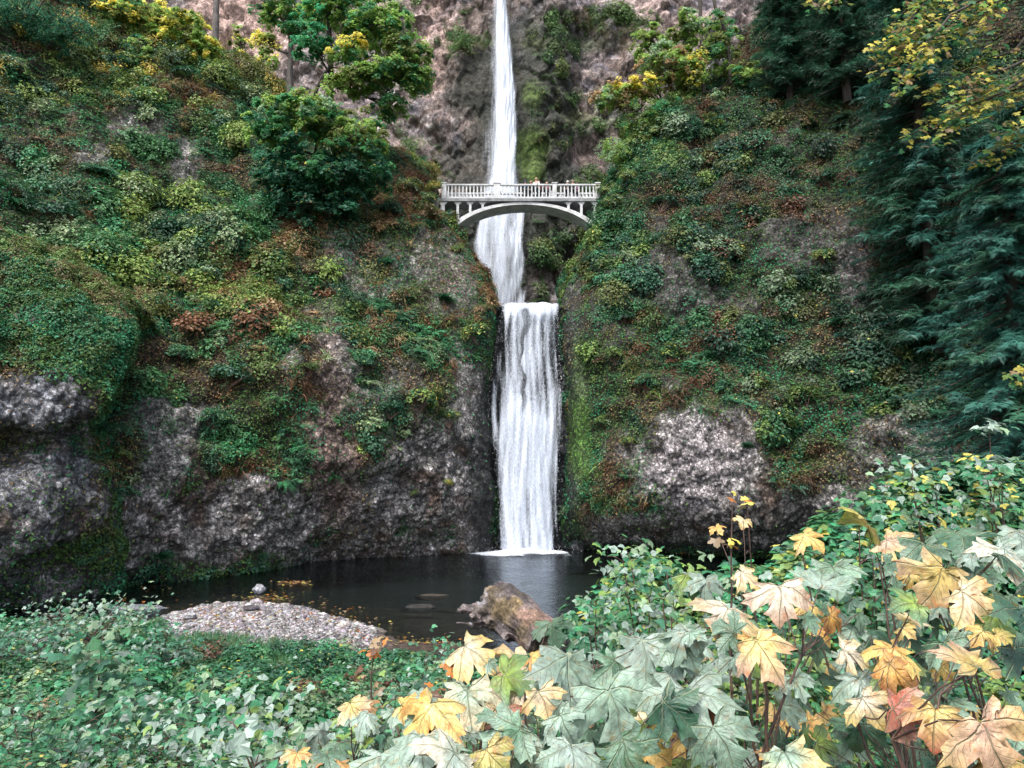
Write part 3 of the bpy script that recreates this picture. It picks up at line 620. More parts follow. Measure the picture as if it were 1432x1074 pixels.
# moss fuzz: tiny leaves over all vegetated rock
def fuzz(q, name, n, s, label, x0=-100, x1=1500):
    i = sample(q, n, (q.veg**1.2*0.9+0.02)*visw(q, x0, x1, -40, 860)); v, nn_ = q.v[i]+q.n[i]*rng.uniform(0,0.12,(n,1)), q.n[i]
    f = fbm(v*0.28, 3, 500+s); c = cc('moss','green','moss','bright')[((fbm(v*0.4,2,520+s)*1.6+.5+rng.normal(0,.12,n))*4).astype(int).clip(0,3)]
    c = c*(1-ss(0.0,0.3,f))[:,None]+cc('brown','olive','tan')[rng.integers(0,3,n)]*ss(0.0,0.3,f)[:,None]
    a = Acc(); inst(a, DIA, DIAF, v, frames(nn_+runit(n)*0.9+UP*0.4, runit(n)-UP*0.5), rng.uniform(0.08,0.24,n), np.clip(c*rng.uniform(0.5,1.5,(n,1)),0.004,1))
    a.build(name, M['moss'], kind='stuff', smooth=False, label=label)
fuzz(PL, 'left_cliff_moss', 360000, 1, 'short moss and leaves clinging to the left cliff', -100, 720)
fuzz(PR, 'right_cliff_moss', 320000, 2, 'short moss and leaves clinging to the right cliff', 780, 1500)
fuzz(PO, 'outcrop_moss', 90000, 3, 'short moss clinging to the far left outcrop', -100, 200)
# ------------------------------------------------------------------ shrubs on the cliffs (things)
def shrub_proto(kind, cols, acc_, ap, seed):
    f = Acc(); st = Acc()
    k = 26; d = runit(k); d[:,2] = np.abs(d[:,2])*0.9; cen = d*rng.uniform(0.35,0.95,(k,1))*A(1,1,0.85); 
    c = cols[rng.integers(0,len(cols),k)]
    if kind == 'fern':
        b = np.zeros((5,3))+rng.normal(0,0.12,(5,3))*A(1,1,0.3); ferns(f, b, nrm(runit(5)*0.4+UP), np.full(5,0.95), cols[rng.integers(0,len(cols),5)], 20)
        tube(st, curve((0,0,-0.5),(0,0,0.05)), 0.05, 6)
    else:
        tpl = (LV, LF) if kind == 'maple' else None
        leafcloud(f, cen, nrm(d+UP*0.4), np.full(k,0.34 if kind != 'layer' else 0.42), np.full(k, 46 if kind != 'layer' else 60), c, 0.062 if kind == 'maple' else 0.125, 0.55 if kind != 'layer' else 0.3, acc_, ap, tpl)
        for j in range(9): tube(st, curve((0,0,-0.6), cen[j], 0.1, 5), np.linspace(0.035,0.01,5), 5)
    return f, st
PROTO = {}
for nm, kind, cols, ac, ap in (('teal','round',cc('teal','green','dark'),cc('lime'),.03),('bright','round',cc('bright','teal','green'),cc('lime'),.1),('lime','round',cc('lime','green','olive'),cc('yellow'),.12),
        ('yellow','maple',cc('yellow','lime','lime'),cc('orange'),.12),('dark','round',cc('dark','dark','teal'),cc('green'),.08),('brown','round',cc('tan','olive','brown','olive'),cc('rust'),.05),
        ('fern','fern',cc('teal','bright','green'),None,0),('pale','layer',cc('pale','teal','pale'),cc('lime'),.1),('maplegreen','maple',cc('green','pale','lime','teal'),cc('yellow','tan'),.16),('mossball','round',cc('moss','lime'),cc('olive'),.2)):
    PROTO[nm] = shrub_proto(kind, cols, ac, ap, 0)
used = {}
def place_shrub(q, px, py, r, pr, label, cat='shrub', name=None, up=0.25, group='shrubs and ferns growing on the cliffs', loc=None):
    if loc is None:
        v, n = lookup(q, px, py); loc = v+n*0.1
    name = name or ('fern' if pr == 'fern' else 'cliff_shrub')
    if pr == 'fern': cat = 'fern'
    e = empty(name, loc, label, cat, group)
    e.rotation_euler = (rng.uniform(-.25,.25)+0.25, rng.uniform(-.25,.25), rng.uniform(0,6.28))
    s = r*rng.uniform(0.92,1.08); e.scale = (s*rng.uniform(.85,1.15), s, s*rng.uniform(.8,1.05))
    if pr in used:
        for ch in used[pr]:
            c = ch.copy(); COL.objects.link(c); c.parent = e; c.location = (0,0,0)
    else:
        f, st = PROTO[pr]
        a_ = f.build('leaves', M['leaf'], smooth=False); b_ = st.build('stems', M['twig'])
        for x in (a_, b_): x.parent = e; x.location = (0,0,0)
        used[pr] = (a_, b_)
    return e
SH_L = [(510,505,1.3,'bright','bright green bush on the ledge above the soil streak'),(590,560,2.0,'lime','large yellow-green bush on the bulge left of the lower falls'),(545,575,1.3,'teal','dark teal bush hanging at the left of the large yellow-green bush'),
 (625,590,1.2,'maplegreen','leafy green bush at the right end of the bulge beside the lower falls'),(660,470,1.7,'lime','olive-yellow bush overhanging the lip of the lower falls from the left'),(675,435,0.9,'brown','orange-brown brush on the corner left of the lip of the lower falls'),
 (600,240,1.7,'yellow','pale yellow leafed shrub at the left end of the bridge'),(575,270,1.6,'maplegreen','green shrub just below the pale yellow shrub by the bridge'),(600,305,1.5,'brown','tan and orange shrub under the left end of the bridge'),
 (545,300,1.8,'dark','dark green bush in the shade left of the bridge'),(470,290,1.9,'dark','dark bush under the big round maple on the left slope'),(400,290,1.8,'teal','dark teal bush below the left edge of the round maple'),
 (370,200,1.3,'maplegreen','small leafy shrub at the left foot of the round maple'),(240,330,1.9,'teal','wide teal bush on the upper left slope above the mossy ledge'),(80,300,2.1,'teal','wide dark teal bush directly above the rounded outcrop'),
 (140,240,1.5,'fern','dark fern clump on the left slope above the teal bush'),(290,385,1.4,'pale','pale grey-green shrub with layered leaves in the middle of the left slope'),(235,400,1.3,'lime','yellow-green shrub on the left slope right of the outcrop top'),
 (350,440,1.2,'bright','bright green bush at the upper edge of the grassy ledge'),(300,430,1.0,'bright','smaller bright green bush at the left end of the grassy ledge'),(320,530,1.4,'teal','teal ivy mound hanging above the speckled rock, left cliff'),
 (300,590,1.2,'bright','bright ivy mound at the lower tip of the hanging ivy, left cliff'),(250,500,1.3,'green' if False else 'bright','green bush on the slope right of the outcrop shoulder'),(175,600,1.2,'teal','teal bush in the gully right of the outcrop'),
 (170,700,1.2,'bright','leafy green bush low in the gully, above the water'),(170,640,0.8,'lime','yellow-green bush midway down the gully'),(220,780,0.9,'fern','fern hanging over the water at the foot of the gully'),
 (430,190,1.0,'yellow','yellow leafed shoot in front of the round maple'),(150,90,1.6,'dark','dark bush at the top left below the yellow trees'),(165,85,1.1,'fern','fern on the bare diagonal ledge at upper left'),
 (260,110,1.5,'teal','blue-green bush below the yellow tree on the ridge'),(290,130,1.2,'lime','olive bush on the ridge below the pale tree trunk'),(200,135,1.5,'lime','dry yellow-green bush on the diagonal ledge, upper left'),
 (40,60,1.9,'lime','rounded yellow-green bush at the left edge, upper corner'),(20,95,1.6,'maplegreen','broad leafed green bush below the rounded yellow-green one at the left edge'),(60,130,1.7,'dark','dark bush at the left edge beneath the broad leafed one'),
 (380,350,1.3,'brown','brown dead brush on the middle of the left slope'),(440,380,1.4,'brown','reddish brown brush above the soil streak'),(560,420,1.3,'brown','dry brown brush midway between soil streak and falls lip'),
 (500,440,1.1,'lime','pale yellow-green tuft above the bright green ledge bush'),(620,420,1.0,'fern','fern on the brown slope just left of the falls lip'),(540,370,1.2,'fern','green fern below the dark bushes left of the gorge'),
 (640,350,1.0,'lime','small yellowish bush on the gorge edge under the bridge arch'),(400,610,0.8,'bright','small green tuft on the soil streak'),(580,690,0.5,'lime','tiny yellow-green plant low on the dark rock left of the falls'),
 (625,675,0.5,'yellow','tiny yellow plant on the rock beside the lower falls'),(430,520,1.0,'moss' if False else 'mossball','moss cushion beside the top of the soil streak'),(30,400,1.1,'bright','bright ivy mound on top of the outcrop')]
SH_R = [(860,290,1.5,'maplegreen','leafy green bush at the right end of the bridge'),(860,325,1.5,'teal','dark green bush below the right end of the bridge'),(880,250,1.4,'lime','yellow-green bush just above the right end of the bridge'),
 (838,350,1.0,'lime','feathery lime bush on the gorge edge right of the cascade'),(830,392,0.8,'lime','lime bush lower on the gorge edge right of the cascade'),(1010,350,1.8,'pale','pale green layered maple shrub on the middle of the right cliff'),
 (1085,220,1.3,'bright','bright green bush in the dark upper part of the right cliff'),(1000,500,1.5,'fern','long fronded fern on the ledge above the pale speckled rock'),(1030,485,1.2,'fern','fern at the right end of the ledge above the pale speckled rock'),
 (920,450,0.7,'mossball','round yellow moss cushion on the right cliff beside the lip'),(870,450,1.2,'teal','teal bush right of the lip of the lower falls'),(905,540,1.3,'bright','bright green bush on the shoulder left of the pale speckled rock'),
 (1015,545,1.0,'bright','bright green bush just above the pale speckled rock'),(860,500,1.1,'mossball','olive moss mound on the shoulder right of the lower falls'),(940,500,1.2,'lime','yellow-green grass tuft on the shoulder above the pale rock'),
 (1200,530,1.0,'fern','rounded dark fern left of the lower cedar branches'),(1180,450,1.4,'fern','drooping fern cluster left of the cedar'),(1100,400,1.2,'mossball','mossy hump in the middle of the right cliff'),
 (1120,560,1.4,'mossball','wide moss mound right of the pale speckled rock'),(1090,600,1.3,'mossball','lower moss mound right of the pale speckled rock'),(1045,625,0.7,'fern','small fern on the right edge of the pale speckled rock'),
 (960,240,1.4,'dark','dark bush on the upper right cliff below the thin trunks'),(925,290,1.4,'dark','dark bush below the upper slope right of the bridge'),(990,180,1.4,'lime','olive bush at the foot of the two thin trunks'),
 (1080,150,1.5,'brown','brown brush below the dark conifer'),(1130,175,1.3,'brown','rust-brown brush in the shade of the upper right cliff'),(1150,250,1.4,'dark','dark bush left of the upper cedar branches'),
 (1050,290,1.2,'brown','brown brush over the dark rock, right cliff'),(1150,360,1.2,'lime','olive bush above the dark wet rock face, right cliff'),(960,320,1.1,'fern','fern left of the pale layered maple shrub'),
 (910,190,1.5,'lime','light green feathery bush on the ridge right of the upper falls'),(840,590,0.9,'mossball','bright moss mound on the wet wall right of the lower falls'),(880,620,0.9,'lime','grassy tuft left of the pale speckled rock')]
for px, py, r, pr, lb in SH_L: place_shrub(PO if lb.endswith('outcrop') and py > 380 else PL, px, py, r, pr, lb)
for px, py, r, pr, lb in SH_R: place_shrub(PR, px, py, r, pr, lb)
for px, py, D, r, pr, lb in [(608,262,65.6,1.0,'yellow','tan-yellow shrub hiding the left end post of the bridge'),(612,300,65.4,1.1,'brown','orange-tan shrub in front of the leftmost bridge column'),(596,282,65,1.3,'maplegreen','green shrub left of the leftmost bridge column'),
  (842,268,65.3,1.0,'lime','lime shrub overlapping the right end post of the bridge'),(832,246,66.5,0.9,'maplegreen','pale green shrub rising behind the right end of the rail'),(846,296,65.2,1.1,'maplegreen','leafy shrub over the right foot of the arch'),(626,322,65,0.8,'lime','small shrub at the left foot of the arch')]:
    place_shrub(None, 0, 0, r, pr, lb, loc=P(px,py,D))
# ------------------------------------------------------------------ trees
def tree(name, label, cat, base, top, r0, crowns, leaf=0.2, group=None, bark='bark', tpl=None, mat_='treeleaf', limbs=True, dens=1.0, clump=0.58, flat=0.6, visible_top=None):
    """crowns: (px,py,D,rx,ry,rz,[cols],nclumps)"""
    base = A(*base); top = A(*top); e = empty(name, base, label, cat, group)
    tr_ = Acc(); lf_ = Acc(); br = Acc()
    tp = curve(base-A(0,0,0.6), top, 0, 9, 0.12); tube(tr_, tp, np.linspace(r0,r0*0.35,9), 9, wob=0.06)
    for px, py, D, rx, ry, rz, cols, nc in crowns:
        nc = int(nc*2.2); c = P(px,py,D); d = runit(nc)*rng.uniform(0.1,1.2,(nc,1))**0.6; cen = c+d*A(rx,ry,rz)
        if limbs:
            j = int(np.clip(np.argmin(np.linalg.norm(tp-c-A(0,0,-0.8*rz), axis=1)), 2, 8)); s = tp[j]
            lm_ = curve(s, c, -0.3, 7, 0.0)
            tube(br, lm_, np.linspace(r0*0.4,0.05,7), 6)
            for k in range(min(nc, 14)): tube(br, curve(lm_[rng.integers(3,7)]+A(0,0,.01), cen[k], 0.25, 6, 0.0), np.linspace(0.07,0.015,6), 5)
        cl = cc(*cols)[rng.integers(0,len(cols),nc)]
        leafcloud(lf_, cen, nrm(UP*.8+d*0.6+runit(nc)*.4), rng.uniform(0.6,1.4,nc)*clump*1.15, (rng.uniform(40,85,nc)*dens).astype(int), cl*1.75, leaf*1.15, flat, cc('yellow','tan','lime'), 0.04, tpl, shell=0.3)
    tr_.build('trunk', M[bark], parent=e)
    if limbs: br.build('branches', M[bark], parent=e)
    lf_.build('foliage', M[mat_], parent=e, smooth=False)
    return e
TL = (LV, LF)
def gp(q, px, py): return lookup(q, px, py)[0]
G1 = 'maples on the left slope'
tree('maple_tree', 'tall green maple with dark trunk at the top, nearest the upper falls on the left', 'tree', P(463,175,64), P(458,-120,64), 0.34,
     [(470,10,63,3.2,2.5,2,['lime','lime','bright'],50),(525,35,62.5,3.4,2,2.2,['lime','lime','green'],60),(565,75,62.5,2.4,1.8,1.7,['lime','green','olive'],40),(582,110,62.5,1.7,1.4,1.1,['green','lime'],24),(525,110,62,2.8,1.8,1.2,['green','lime','olive'],34),(490,120,62,2,1.8,1.2,['lime','olive'],18),(545,150,63,1.8,1.4,1.0,['lime','green'],14),(440,60,62,2.2,2,1.5,['green','bright'],18),(500,-40,63,5,3,2.5,['green','dark'],40)], 0.13, None, tpl=TL)
tree('maple_tree', 'green maple with grey trunk at the top, left of the tall dark-trunked one', 'tree', P(407,140,67), P(405,-140,67), 0.32,
     [(385,10,66,2.2,2,2,['green','lime'],24),(420,30,66,2,2,1.6,['green','bright','lime'],22),(400,-40,66,4,3,2,['green','dark'],30),(375,60,66,1.2,1.2,1.2,['lime','yellow','olive'],8)], 0.13, None, 'palebark', tpl=TL)
tree('maple_tree', 'leaning dark limbed young maple between the two tall trunks', 'tree', P(432,150,63.5), P(487,20,62), 0.2,
     [(490,70,61.5,1.8,1.5,1.2,['lime','green','yellow'],18),(545,95,61.5,2,1.5,0.8,['lime','green'],16)], 0.12, None, tpl=TL)
tree('round_maple', 'round spreading maple with yellow-tipped leaves in the middle of the left slope', 'tree', P(440,330,61), P(440,180,60.5), 0.3,
     [(430,165,58.5,4.2,3,2.2,['green','lime','pale','green','lime','olive'],55),(490,190,59,3.2,2.5,2.2,['green','lime','olive'],40),(380,180,59,2.6,2.2,2.3,['green','teal','lime'],34),(430,230,58.5,4.2,2.6,2.4,['teal','dark','green'],60),(500,245,59.5,3,2.4,2.2,['dark','teal','green'],40),(395,255,59,2.4,2,1.6,['teal','dark'],24),(450,290,59.5,4,2.4,2,['dark','teal','dark'],44)], 0.14, None, tpl=TL)
tree('yellow_maple', 'small golden yellow maple on the ridge left of the pale trunk', 'tree', P(262,100,72), P(262,20,72), 0.12,
     [(250,45,71,3,2.2,2.4,['yellow','lime','lime','olive'],40),(215,30,71,2.6,2,2,['yellow','lime','olive'],30),(285,70,71.5,1.8,1.6,1.5,['yellow','lime'],16)], 0.14, None, tpl=TL)
tree('yellow_maple', 'yellow-green maple at the top edge, left of the golden one', 'tree', P(165,90,70), P(165,0,70), 0.14,
     [(165,20,69,3,2.2,2.2,['lime','olive','yellow','green'],40),(120,10,69,2.6,2,2.2,['green','teal','lime'],30),(200,75,69,2.4,1.8,1.5,['lime','green','teal'],22)], 0.14, None, tpl=TL)
tree('dark_tree', 'dark teal tree in the top left corner', 'tree', P(50,110,62), P(50,-60,62), 0.25,
     [(30,15,60,4,3,2.2,['dark','teal','dark'],50),(90,45,61,3,2.4,2,['dark','teal'],36)], 0.15, None)
tree('young_maple', 'slender yellow sapling in the gap in front of the pink rock at the top left', 'tree', P(345,100,80), P(340,20,80), 0.08,
     [(335,60,80,1.4,1.2,2,['yellow','lime','olive'],8),(370,85,80,1.4,1.2,1.2,['yellow','lime'],8),(318,95,80,1.6,1.2,1,['lime','yellow'],9)], 0.13, None, tpl=TL)
def bare(label, pts, r, grp=None, bark='palebark', name='tree_trunk'):
    pts = [P(*p) for p in pts]; e = empty(name, pts[0], label, 'tree', grp); a = Acc()
    p = cr(np.array(pts), 14, 0); tube(a, p, np.linspace(r, r*0.75, 14), 10, wob=0.05); a.build('trunk', M[bark], parent=e)
    for k in range(9):
        b = Acc()
        s = p[rng.integers(3,13)]; d = runit(1)[0]*A(1,.5,.2)+A(0,0,0.1); tube(b, curve(s, s+d*rng.uniform(.8,2.2), -0.1, 5, .05), np.linspace(r*.18,.012,5), 4); b.build('branch', M[bark], parent=e)
    return e
bare('pale straight tree trunk crossing the top edge beside the pink rock', [(301,62,80),(302,20,80),(303,-60,80),(304,-200,80)], 0.42)
bare('straight thin dark trunk, left of the pair right of the upper falls', [(984,130,71),(981,60,71),(979,0,71),(978,-120,71)], 0.24, None, 'bark')
bare('bent thin dark trunk, right one of the pair right of the upper falls', [(1022,118,70),(1018,70,70),(1010,30,70),(998,0,70),(990,-90,70)], 0.22, None, 'bark')
tree('orange_maple', 'maple with orange-yellow leaves reaching toward the upper falls from the right', 'tree', P(965,200,70), P(955,60,70), 0.2,
     [(935,95,69,3.4,2.2,2.4,['lime','lime','pale','olive','tan'],60),(1000,60,70,2.6,2,3,['lime','olive','green'],30),(905,60,70,1.6,2,1.6,['lime','olive'],14),(985,150,70,3,2,1.6,['lime','green','pale'],34),(1040,110,70,2.2,2,1.6,['olive','green','lime'],24),(890,125,69,2.6,2,1.0,['lime','tan','yellow'],30),(850,140,69.5,1.9,1.6,.6,['tan','lime','pale'],16),(960,40,69,2,2,1.6,['olive','lime','pale'],20),(970,100,69,1.6,1.6,2,['yellow','olive','lime'],18)], 0.13, None, tpl=TL)
tree('light_green_tree', 'light green feathery tree on the ridge below the orange maple', 'tree', P(925,240,70), P(915,150,70), 0.15,
     [(905,170,69,3.0,2,2.2,['lime','bright','pale','lime'],44),(862,212,68.5,1.8,1.5,1.5,['lime','pale'],20),(875,150,69,2,1.5,1.0,['lime','tan','olive'],14),(880,215,69,1.8,1.6,1.6,['lime','green','pale'],24),(935,150,69.5,1.6,1.6,1.6,['lime','bright'],16)], 0.14, None)
def conifer(name, label, base, h, r0, blen, cols, nb=90, z0=0.1, droop=0.45, fsc=0.7, per=26, group=None, lean=(0,0)):
    base = A(*base); e = empty(name, base, label, 'tree', group); tr_ = Acc(); lf_ = Acc(); br = Acc()
    top = base+A(lean[0],lean[1],h); tp = curve(base-A(0,0,1), top, 0, 10, 0.05); tube(tr_, tp, np.linspace(r0,r0*0.2,10), 9, wob=0.05)
    pos=[]; dr=[]; nr_=[]; sc=[]; col=[]
    for k in range(nb):
        t = z0+(1-z0)*(k+rng.random())/nb; s = base+(top-base)*t; az = rng.uniform(0,2*PI); ln = blen*(1-t*0.75)*rng.uniform(0.6,1.15)
        d = A(math.cos(az), math.sin(az), 0); n = 9; u = np.linspace(0,1,n)
        p = s+np.outer(u*ln, d)+np.outer(-droop*ln*(u**1.3)+0.22*ln*np.maximum(u-0.6,0)**1.5*3, UP)
        tube(br, p, np.linspace(0.05+r0*.08,0.012,n), 5)
        cb = cc(*cols)[rng.integers(0,len(cols))]*rng.uniform(0.7,1.35)
        m_ = per; uu = rng.uniform(0.04,1,m_)**0.9; q = np.stack([np.interp(uu,u,p[:,i]) for i in range(3)],-1)
        side = np.cross(d, UP)*rng.choice([-1,1],m_)[:,None]
        pos.append(q+rng.normal(0,0.05,(m_,3))); dr.append(side*rng.uniform(.4,1,(m_,1))+d*0.7-UP*rng.uniform(0.15,0.7,(m_,1))); nr_.append(UP+d*.5+rng.normal(0,.3,(m_,3)))
        sc.append(fsc*rng.uniform(.6,1.3,m_)*(1.15-0.5*uu)); col.append(np.tile(cb,(m_,1))*rng.uniform(.65,1.4,(m_,1)))
    pos, dr, nr_, sc, col = map(np.concatenate, (pos,dr,nr_,sc,col))
    inst(lf_, FV, FF, pos, frames(nr_, dr), sc, np.clip(col,.004,1))
    tr_.build('trunk', M['bark'], parent=e); br.build('branches', M['bark'], parent=e); lf_.build('foliage', M['leaf'], parent=e, smooth=False); return e
gz_ = lambda x, y: (x, y, float(ground_h(x,y)[0]))
conifer('cedar_tree', 'big blue-green cedar with drooping sprays filling the right edge', (23.6,31.5,1.0), 22, 0.5, 6.8, ['cedar','teal','cedar','cedar'], 330, 0.02, 0.5, 0.62, 120)
conifer('cedar_tree', 'second cedar half hidden behind the big one at the right edge', (29,36,1.0), 27, 0.5, 7.5, ['cedar','teal','cedar'], 280, 0.02, 0.45, 0.8, 80)
conifer('conifer_tree', 'dark conifer in the upper right corner behind the yellow leaves', (31.5,50,12), 40, 0.6, 7.6, ['dark','teal','cedar'], 360, 0.02, 0.4, 1.2, 60)
conifer('conifer_tree', 'dark narrow conifer standing at the top right of the paired thin trunks', P(1105,140,66), 24, 0.4, 4.6, ['dark','teal','dark'], 240, 0.03, 0.4, 0.95, 60)
conifer('conifer_tree', 'dark blue-green conifer at the top between the narrow one and the yellow leaves', P(1185,130,62), 26, 0.4, 5.2, ['dark','teal','dark'], 260, 0.03, 0.4, 0.95, 60)
# overhanging maple, rooted beyond the right edge
def overhang():
    b = A(15.5,14.5,4.0); e = empty('overhanging_maple', b, 'yellow-leaved maple branches hanging in from the upper right corner', 'tree')
    t = Acc(); br = Acc(); lf_ = Acc(); tp = curve(b-A(0,0,1), b+A(-1.5,0.5,14), 0, 8, .05); tube(t, tp, np.linspace(.3,.15,8), 10, wob=.05)
    limbs = [((1250,60),(1330,-40)),((1215,100),(1330,-20)),((1290,20),(1400,-60)),((1340,45),(1420,-50)),((1270,190),(1432,120)),((1320,170),(1440,100)),((1395,150),(1500,90)),((1420,110),(1520,70)),((1370,225),(1470,180)),((1300,130),(1420,70)),((1255,125),(1330,20)),((1135,10),(1290,-60)),((1150,5),(1260,-50)),((1300,75),(1400,0)),((1425,530),(1520,480)),((1275,95),(1380,-20)),((1235,45),(1340,-50)),((1380,30),(1432,-60)),((1225,70),(1320,10)),((1245,95),(1310,40)),((1260,60),(1330,0)),((1310,190),(1400,130)),((1345,155),(1440,130)),((1400,190),(1480,150)),((1330,145),(1410,95))]
    for (x1,y1),(x0,y0) in limbs:
        D = rng.uniform(14,16.5); p1 = P(x1,y1,D); p0 = P(x0,y0,D+.2); j = np.argmin(np.linalg.norm(tp-p0,axis=1)); 
        pts = np.concatenate([curve(tp[j], p0, .5, 5, .03)[:-1], curve(p0, p1, .12, 6, .03)]); tube(br, pts, np.linspace(.05,.008,len(pts)), 5)
        n = 110; u = rng.uniform(0,1.03,n)**.8; q = p0+(p1-p0)*u[:,None]+rng.normal(0,.14,(n,3)); q[:,2] += .12*4*u*(1-u)-.05
        c = cc('yellow','lime','yellow','green','olive','tan','green')[rng.integers(0,7,n)]*rng.uniform(.6,1.3,(n,1))
        inst(lf_, LV, LF, q, frames(UP*.8+runit(n)*.6+A(0,-.5,0), runit(n)-UP*.5), rng.uniform(.07,.14,n), c*1.3)
    t.build('trunk', M['bark'], parent=e); br.build('branches', M['bark'], parent=e); lf_.build('foliage', M['treeleaf'], parent=e, smooth=False)
overhang()
# ------------------------------------------------------------------ bridge
BD = 66.0; zt = float(P(728,277.5,BD)[2]); xl = float(P(619,280,BD)[0]); xr = float(P(838,280,BD)[0]); BW = 2.3; yc = BD+BW/2; zr = float(P(728,257.5,BD)[2])-zt
bg = empty('footbridge', ((xl+xr)/2, yc, zt), 'white arched concrete footbridge with balustrade crossing in front of the upper falls', 'bridge')
def part(name, a, m='concrete', smooth=False): return a.build(name, M[m], parent=bg, smooth=smooth)
a = Acc(); box(a, ((xl+xr)/2, yc, zt-0.17), (xr-xl+1.5, BW+0.24, 0.3)); part('deck', a, 'deck')
a = Acc(); n = 49
al, ar_ = float(P(634,312,BD)[0]), float(P(832,308,BD)[0]); zs = float(P(634,312,BD)[2]); zc = zt-0.36
s = np.linspace(-1,1,n); ax = (al+ar_)/2+s*(ar_-al)/2; az_ = zs+(zc-zs)*np.sqrt(np.maximum(0,1-(s*0.93)**2))/1.0
az_ = zc-(zc-zs)*(1-np.sqrt(1-(s*0.9)**2))/(1-math.sqrt(1-0.81)); th = 0.27+0.2*s**2
tg = np.stack([np.gradient(ax), np.gradient(az_)], -1); tg = tg/np.linalg.norm(tg,axis=1,keepdims=True)
lo = np.stack([ax+tg[:,1]*th, az_-tg[:,0]*th], -1)
for y0, y1 in ((yc-BW/2+0.02, yc+BW/2-0.02),):
    v = np.concatenate([np.stack([ax, ax*0+y0, az_], -1), np.stack([lo[:,0], ax*0+y0, lo[:,1]], -1), np.stack([lo[:,0], ax*0+y1, lo[:,1]], -1), np.stack([ax, ax*0+y1, az_], -1)])
    f = []
    for r_ in range(4):
        for i in range(n-1): a_i = r_*n+i; b_i = ((r_+1)%4)*n+i; f.append((a_i, b_i, b_i+1, a_i+1))
    a.add(v, f)
part('arch', a)
for k, px in enumerate((619,640,657.5,675,795,813,832)):
    x = float(P(px,285,BD)[0]); zz = np.interp(x, ax, az_) if al < x < ar_ else zs-0.6
    for yy in (yc-BW/2+0.16, yc+BW/2-0.16):
        a = Acc(); w_ = 0.24 if k else 0.4; top = zt-0.325; h = top-zz+0.05
        if h < 0.15: continue
        box(a, (x, yy, (top+zz-0.05)/2), (w_, 0.26, h))
        box(a, (x, yy, top-0.06), (w_+0.5, 0.262, 0.12)); box(a, (x, yy, top-0.19), (w_+0.24, 0.262, 0.137))
        part('spandrel_column', a)
posts = [621,695,775.5,836]
nb = 43
for side in (-1, 1):
    yy = yc+side*(BW/2-0.06)
    a = Acc(); box(a, ((xl+xr)/2, yy, zt+zr-0.07), (xr-xl, 0.26, 0.14)); part('top_rail', a)
    a = Acc(); box(a, ((xl+xr)/2, yy, zt+0.08), (xr-xl, 0.24, 0.15)); part('bottom_rail', a)
    xs_ = np.linspace(xl+0.2, xr-0.2, nb)
    pv = [float(P(p,270,BD)[0]) for p in posts]
    for x in xs_:
        if min(abs(x-q) for q in pv) < 0.3: continue
        a = Acc(); box(a, (x, yy, zt+(zr+0.015)/2), (0.125, 0.12, zr-0.285)); box(a, (x, yy, zt+zr-0.18), (0.2, 0.16, 0.07)); part('baluster', a)
    for x, w_ in zip(pv, (0.45,0.62,0.42,0.45)):
        a = Acc(); box(a, (x, yy-0.002*side, zt+zr/2+0.03), (w_, 0.34, zr+0.08)); box(a, (x, yy, zt+zr+0.11), (w_+0.14, 0.44, 0.09)); part('post', a)
for x in (xl-1.2, xr+1.2):
    a = Acc(); box(a, (x, yc, zt-1.7), (1.6, BW+0.5, 3.2)); part('abutment', a, 'deck')
# ------------------------------------------------------------------ people on the bridge
def skin_mesh(name, verts, edges, rad, sub=1):
    me = bpy.data.meshes.new(name); me.from_pydata([tuple(v) for v in verts], edges, []); o = bpy.data.objects.new(name, me); COL.objects.link(o)
    sk = o.modifiers.new('skin','SKIN'); me.skin_vertices.new() if not me.skin_vertices else None
    for i, r_ in enumerate(rad): me.skin_vertices[0].data[i].radius = (r_, r_) if not isinstance(r_, tuple) else r_
    me.skin_vertices[0].data[0].use_root = True; ss_ = o.modifiers.new('sub','SUBSURF'); ss_.levels = sub; ss_.render_levels = sub
    dg = bpy.context.evaluated_depsgraph_get(); m2 = bpy.data.meshes.new_from_object(o.evaluated_get(dg)); m2.name = name
    COL.objects.unlink(o); bpy.data.objects.remove(o)
    for p in m2.polygons: p.use_smooth = True
    return m2
def flatm(name, c, r_=0.8): return plain(name, c, tuple(x*0.6 for x in c), 6, r_, 0.1)
